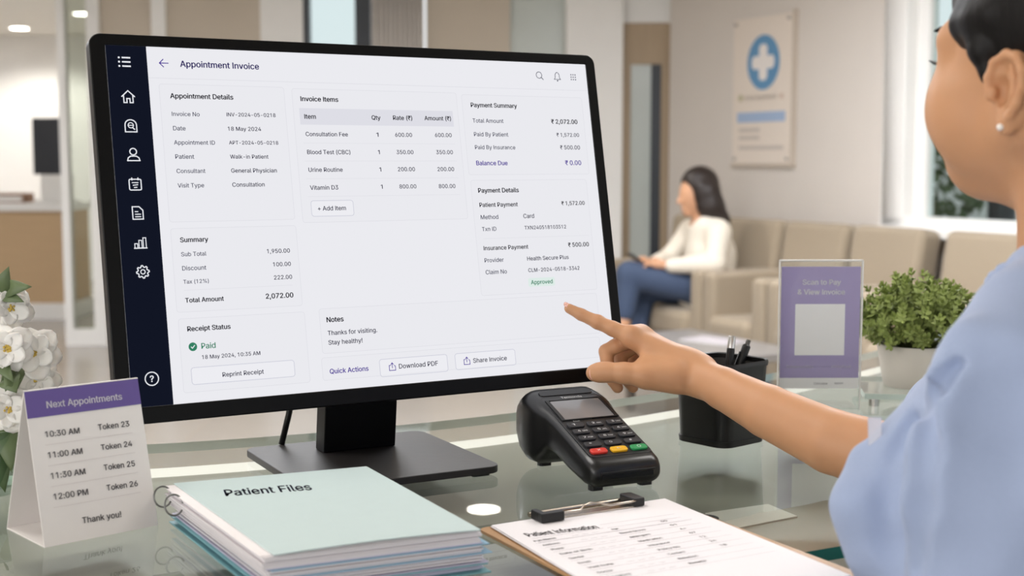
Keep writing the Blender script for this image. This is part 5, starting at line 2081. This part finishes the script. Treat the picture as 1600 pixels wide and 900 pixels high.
# ------------------------------------------------------------------ the woman waiting
YW = 8.28
pw_ = tag(empty('person', (1.19, 8.28, 0.0)), 'seated dark-haired woman in a cream blouse and jeans looking at a phone', 'person')
M_skin2 = mat('skin_light', (208, 158, 124), 0.5, var=0.04, sub=0.1)
M_blouse = mat('blouse_cream', (232, 223, 208), 0.85, var=0.05, scale=60, bump=0.2)
M_jeans = mat('jeans_blue', (66, 80, 106), 0.85, var=0.15, scale=200, bump=0.1)
M_hair2 = mat('hair_brown', (38, 28, 24), 0.45, var=0.4, stretch=(30, 30, 6), scale=6, bump=0.3)


def W(px, py, dY=0.0):
    return A(px, py, YW + dY)


B = Field(W(1050, 420) - np.array((0.48, 0.5, 0.95)), W(1050, 420) + np.array((0.42, 0.55, 0.72)), 0.0085)
hc = W(1088, 297)
wf = np.array((-0.93, -0.36, 0.0)); wf /= np.linalg.norm(wf)
wl = np.array((-wf[1], wf[0], 0.0))           # her left (towards the viewer: negative y)
B.ell(hc + np.array((0.01, 0, 0.015)), (0.105, 0.085, 0.105), np.stack([wf, wl, HZ]), 0.03)
dn = wf * 0.9 + HZ * -0.43
dn /= np.linalg.norm(dn)
B.ell(hc + wf * 0.038 - HZ * 0.055, (0.066, 0.066, 0.095), np.stack([dn, wl, np.cross(dn, wl)]), 0.03)
B.cap(hc + wf * 0.088 - HZ * 0.03, hc + wf * 0.122 - HZ * 0.072, 0.012, 0.015, 0.015)
B.cap(hc + wf * 0.085 - HZ * 0.105, hc + wf * 0.088 - HZ * 0.11, 0.016, 0.016, 0.02)
B.cap(hc + wf * 0.06 - HZ * 0.135, hc + wf * 0.065 - HZ * 0.137, 0.026, 0.024, 0.02)
B.cap(hc - HZ * 0.08, W(1104, 352), 0.052, 0.06, 0.03)
B.chain([W(1106, 362), W(1112, 410), W(1112, 450)], [0.11, 0.12, 0.14], 0.05)
shl, shr = W(1120, 362, -0.14), W(1080, 362, 0.16)
B.cap(shl, shr, 0.055, 0.055, 0.05)
ell_, wrl = W(1112, 412, -0.24), W(1042, 414, -0.16)
B.chain([shl, ell_, wrl], [0.048, 0.04, 0.027], 0.02)
elr, wrr = W(1046, 402, 0.18), W(1018, 411, 0.02)
B.chain([shr, elr, wrr], [0.048, 0.04, 0.027], 0.02)
for wri, hx, hy in ((wrl, -0.105, 0.03), (wrr, -0.08, -0.04)):
    d = np.array((hx, hy, 0.0)); d /= np.linalg.norm(d)
    B.cap(wri, wri + d * 0.07, 0.026, 0.024, 0.012)
    for k in range(4):
        o_ = np.array((d[1], -d[0], 0)) * (k - 1.5) * 0.018
        b0 = wri + d * 0.07 + o_
        B.chain([b0, b0 + d * 0.04 + HZ * 0.006, b0 + d * 0.062 - HZ * 0.012], [0.011, 0.0105, 0.0095], 0.004)
    B.chain([wri + d * 0.02 + HZ * 0.01, wri + d * 0.06 + HZ * 0.034, wri + d * 0.085 + HZ * 0.036], [0.014, 0.012, 0.010], 0.008)
hipl, hipr = W(1100, 452, -0.10), W(1096, 452, 0.12)
knl, ftl = W(984, 430, -0.10), W(972, 520, -0.16)
knr, ftr = W(1006, 452, 0.10), W(985, 560, 0.02)
B.chain([hipl, knl, ftl], [0.085, 0.06, 0.04], 0.03)
B.chain([hipr, knr, ftr], [0.085, 0.06, 0.04], 0.03)
wb = B.mesh('body', M_skin2, pw_)
del B
C = Field(W(1080, 400) - np.array((0.42, 0.5, 0.4)), W(1080, 400) + np.array((0.42, 0.5, 0.4)), 0.0085)
C.chain([W(1105, 356), W(1110, 400), W(1106, 446), W(1098, 462)], [0.12, 0.145, 0.165, 0.15], 0.06)
C.cap(W(1122, 362, -0.15), W(1080, 360, 0.17), 0.072, 0.07, 0.06)
C.chain([W(1124, 364, -0.16), W(1116, 412, -0.25), W(1050, 415, -0.17)], [0.072, 0.066, 0.045], 0.03)
C.chain([W(1078, 362, 0.17), W(1046, 402, 0.19), W(1026, 408, 0.05)], [0.07, 0.056, 0.042], 0.03)
C.cap(hc - HZ * 0.06, W(1096, 352), 0.07, 0.075, 0.02, 'sub')
C.chain([W(1126, 425, -0.2), W(1100, 436, -0.22), W(1070, 440, -0.2)], [0.008] * 3, 0.03, 'sub')
C.mesh('blouse', M_blouse, pw_, smooth=1)
del C
J = Field(W(1040, 470) - np.array((0.45, 0.5, 0.5)), W(1040, 470) + np.array((0.45, 0.5, 0.36)), 0.0085)
J.cap(hipl, hipr, 0.12, 0.12, 0.04)
J.chain([hipl, knl, knl * .35 + ftl * .65], [0.105, 0.082, 0.062], 0.03)
J.chain([hipr, knr, knr * .3 + ftr * .7], [0.105, 0.082, 0.062], 0.03)
J.mesh('jeans', M_jeans, pw_)
del J
Hh = Field(hc - np.array((0.28, 0.28, 0.42)), hc + np.array((0.32, 0.28, 0.26)), 0.0075)
Hh.ell(hc + np.array((0.022, 0.0, 0.028)), (0.125, 0.108, 0.122), np.stack([wf, wl, HZ]), 0.03)
Hh.chain([hc + np.array((0.06, -0.05, -0.02)), W(1112, 322, -0.06), W(1124, 345, -0.06), W(1130, 364, -0.04)], [0.085, 0.075, 0.062, 0.035], 0.03)
Hh.chain([hc + np.array((0.05, 0.06, -0.03)), W(1108, 330, 0.08), W(1122, 356, 0.08)], [0.075, 0.06, 0.04], 0.03)
Hh.chain([hc + wf * 0.02 + wl * 0.085 + HZ * 0.02, hc + wf * 0.0 + wl * 0.088 - HZ * 0.1, hc - wf * 0.03 + wl * 0.07 - HZ * 0.18], [0.04, 0.035, 0.02], 0.02)
Hh.ell(hc + wf * 0.125 - HZ * 0.045, (0.085, 0.125, 0.105), np.stack([wf, wl, HZ]), 0.012, 'sub')
Hh.mesh('hair', M_hair2, pw_, smooth=1)
del Hh
for c_, t_ in ((ftl, (-0.11, -0.03, -0.05)), (ftr, (-0.12, -0.02, -0.02))):
    S_ = Field(c_ - 0.2, c_ + 0.2, 0.009)
    S_.cap(c_ - HZ * 0.02, c_ + np.array(t_) - HZ * 0.03, 0.042, 0.03, 0.02)
    S_.mesh('shoe', mat('shoe_tan', (150, 120, 96), 0.5), pw_)
    del S_
ph = tag(empty('phone', tuple(W(997, 407, -0.05)), math.atan2(-0.36, -0.93)), 'dark phone in the seated woman\'s hands', 'phone')
ph.rotation_euler = (0, R(35), math.atan2(-0.36, -0.93) + PI)
MB().prism(rrect(0.15, 0.075, 0.012), -0.004, 0.004).build('case', mat('phone_case', (40, 36, 40), 0.4), ph, bevel=0.0015)
MB().prism(rrect(0.14, 0.067, 0.008), 0.004, 0.0046).build('screen', mat('phone_glass', (18, 18, 22), 0.1), ph)
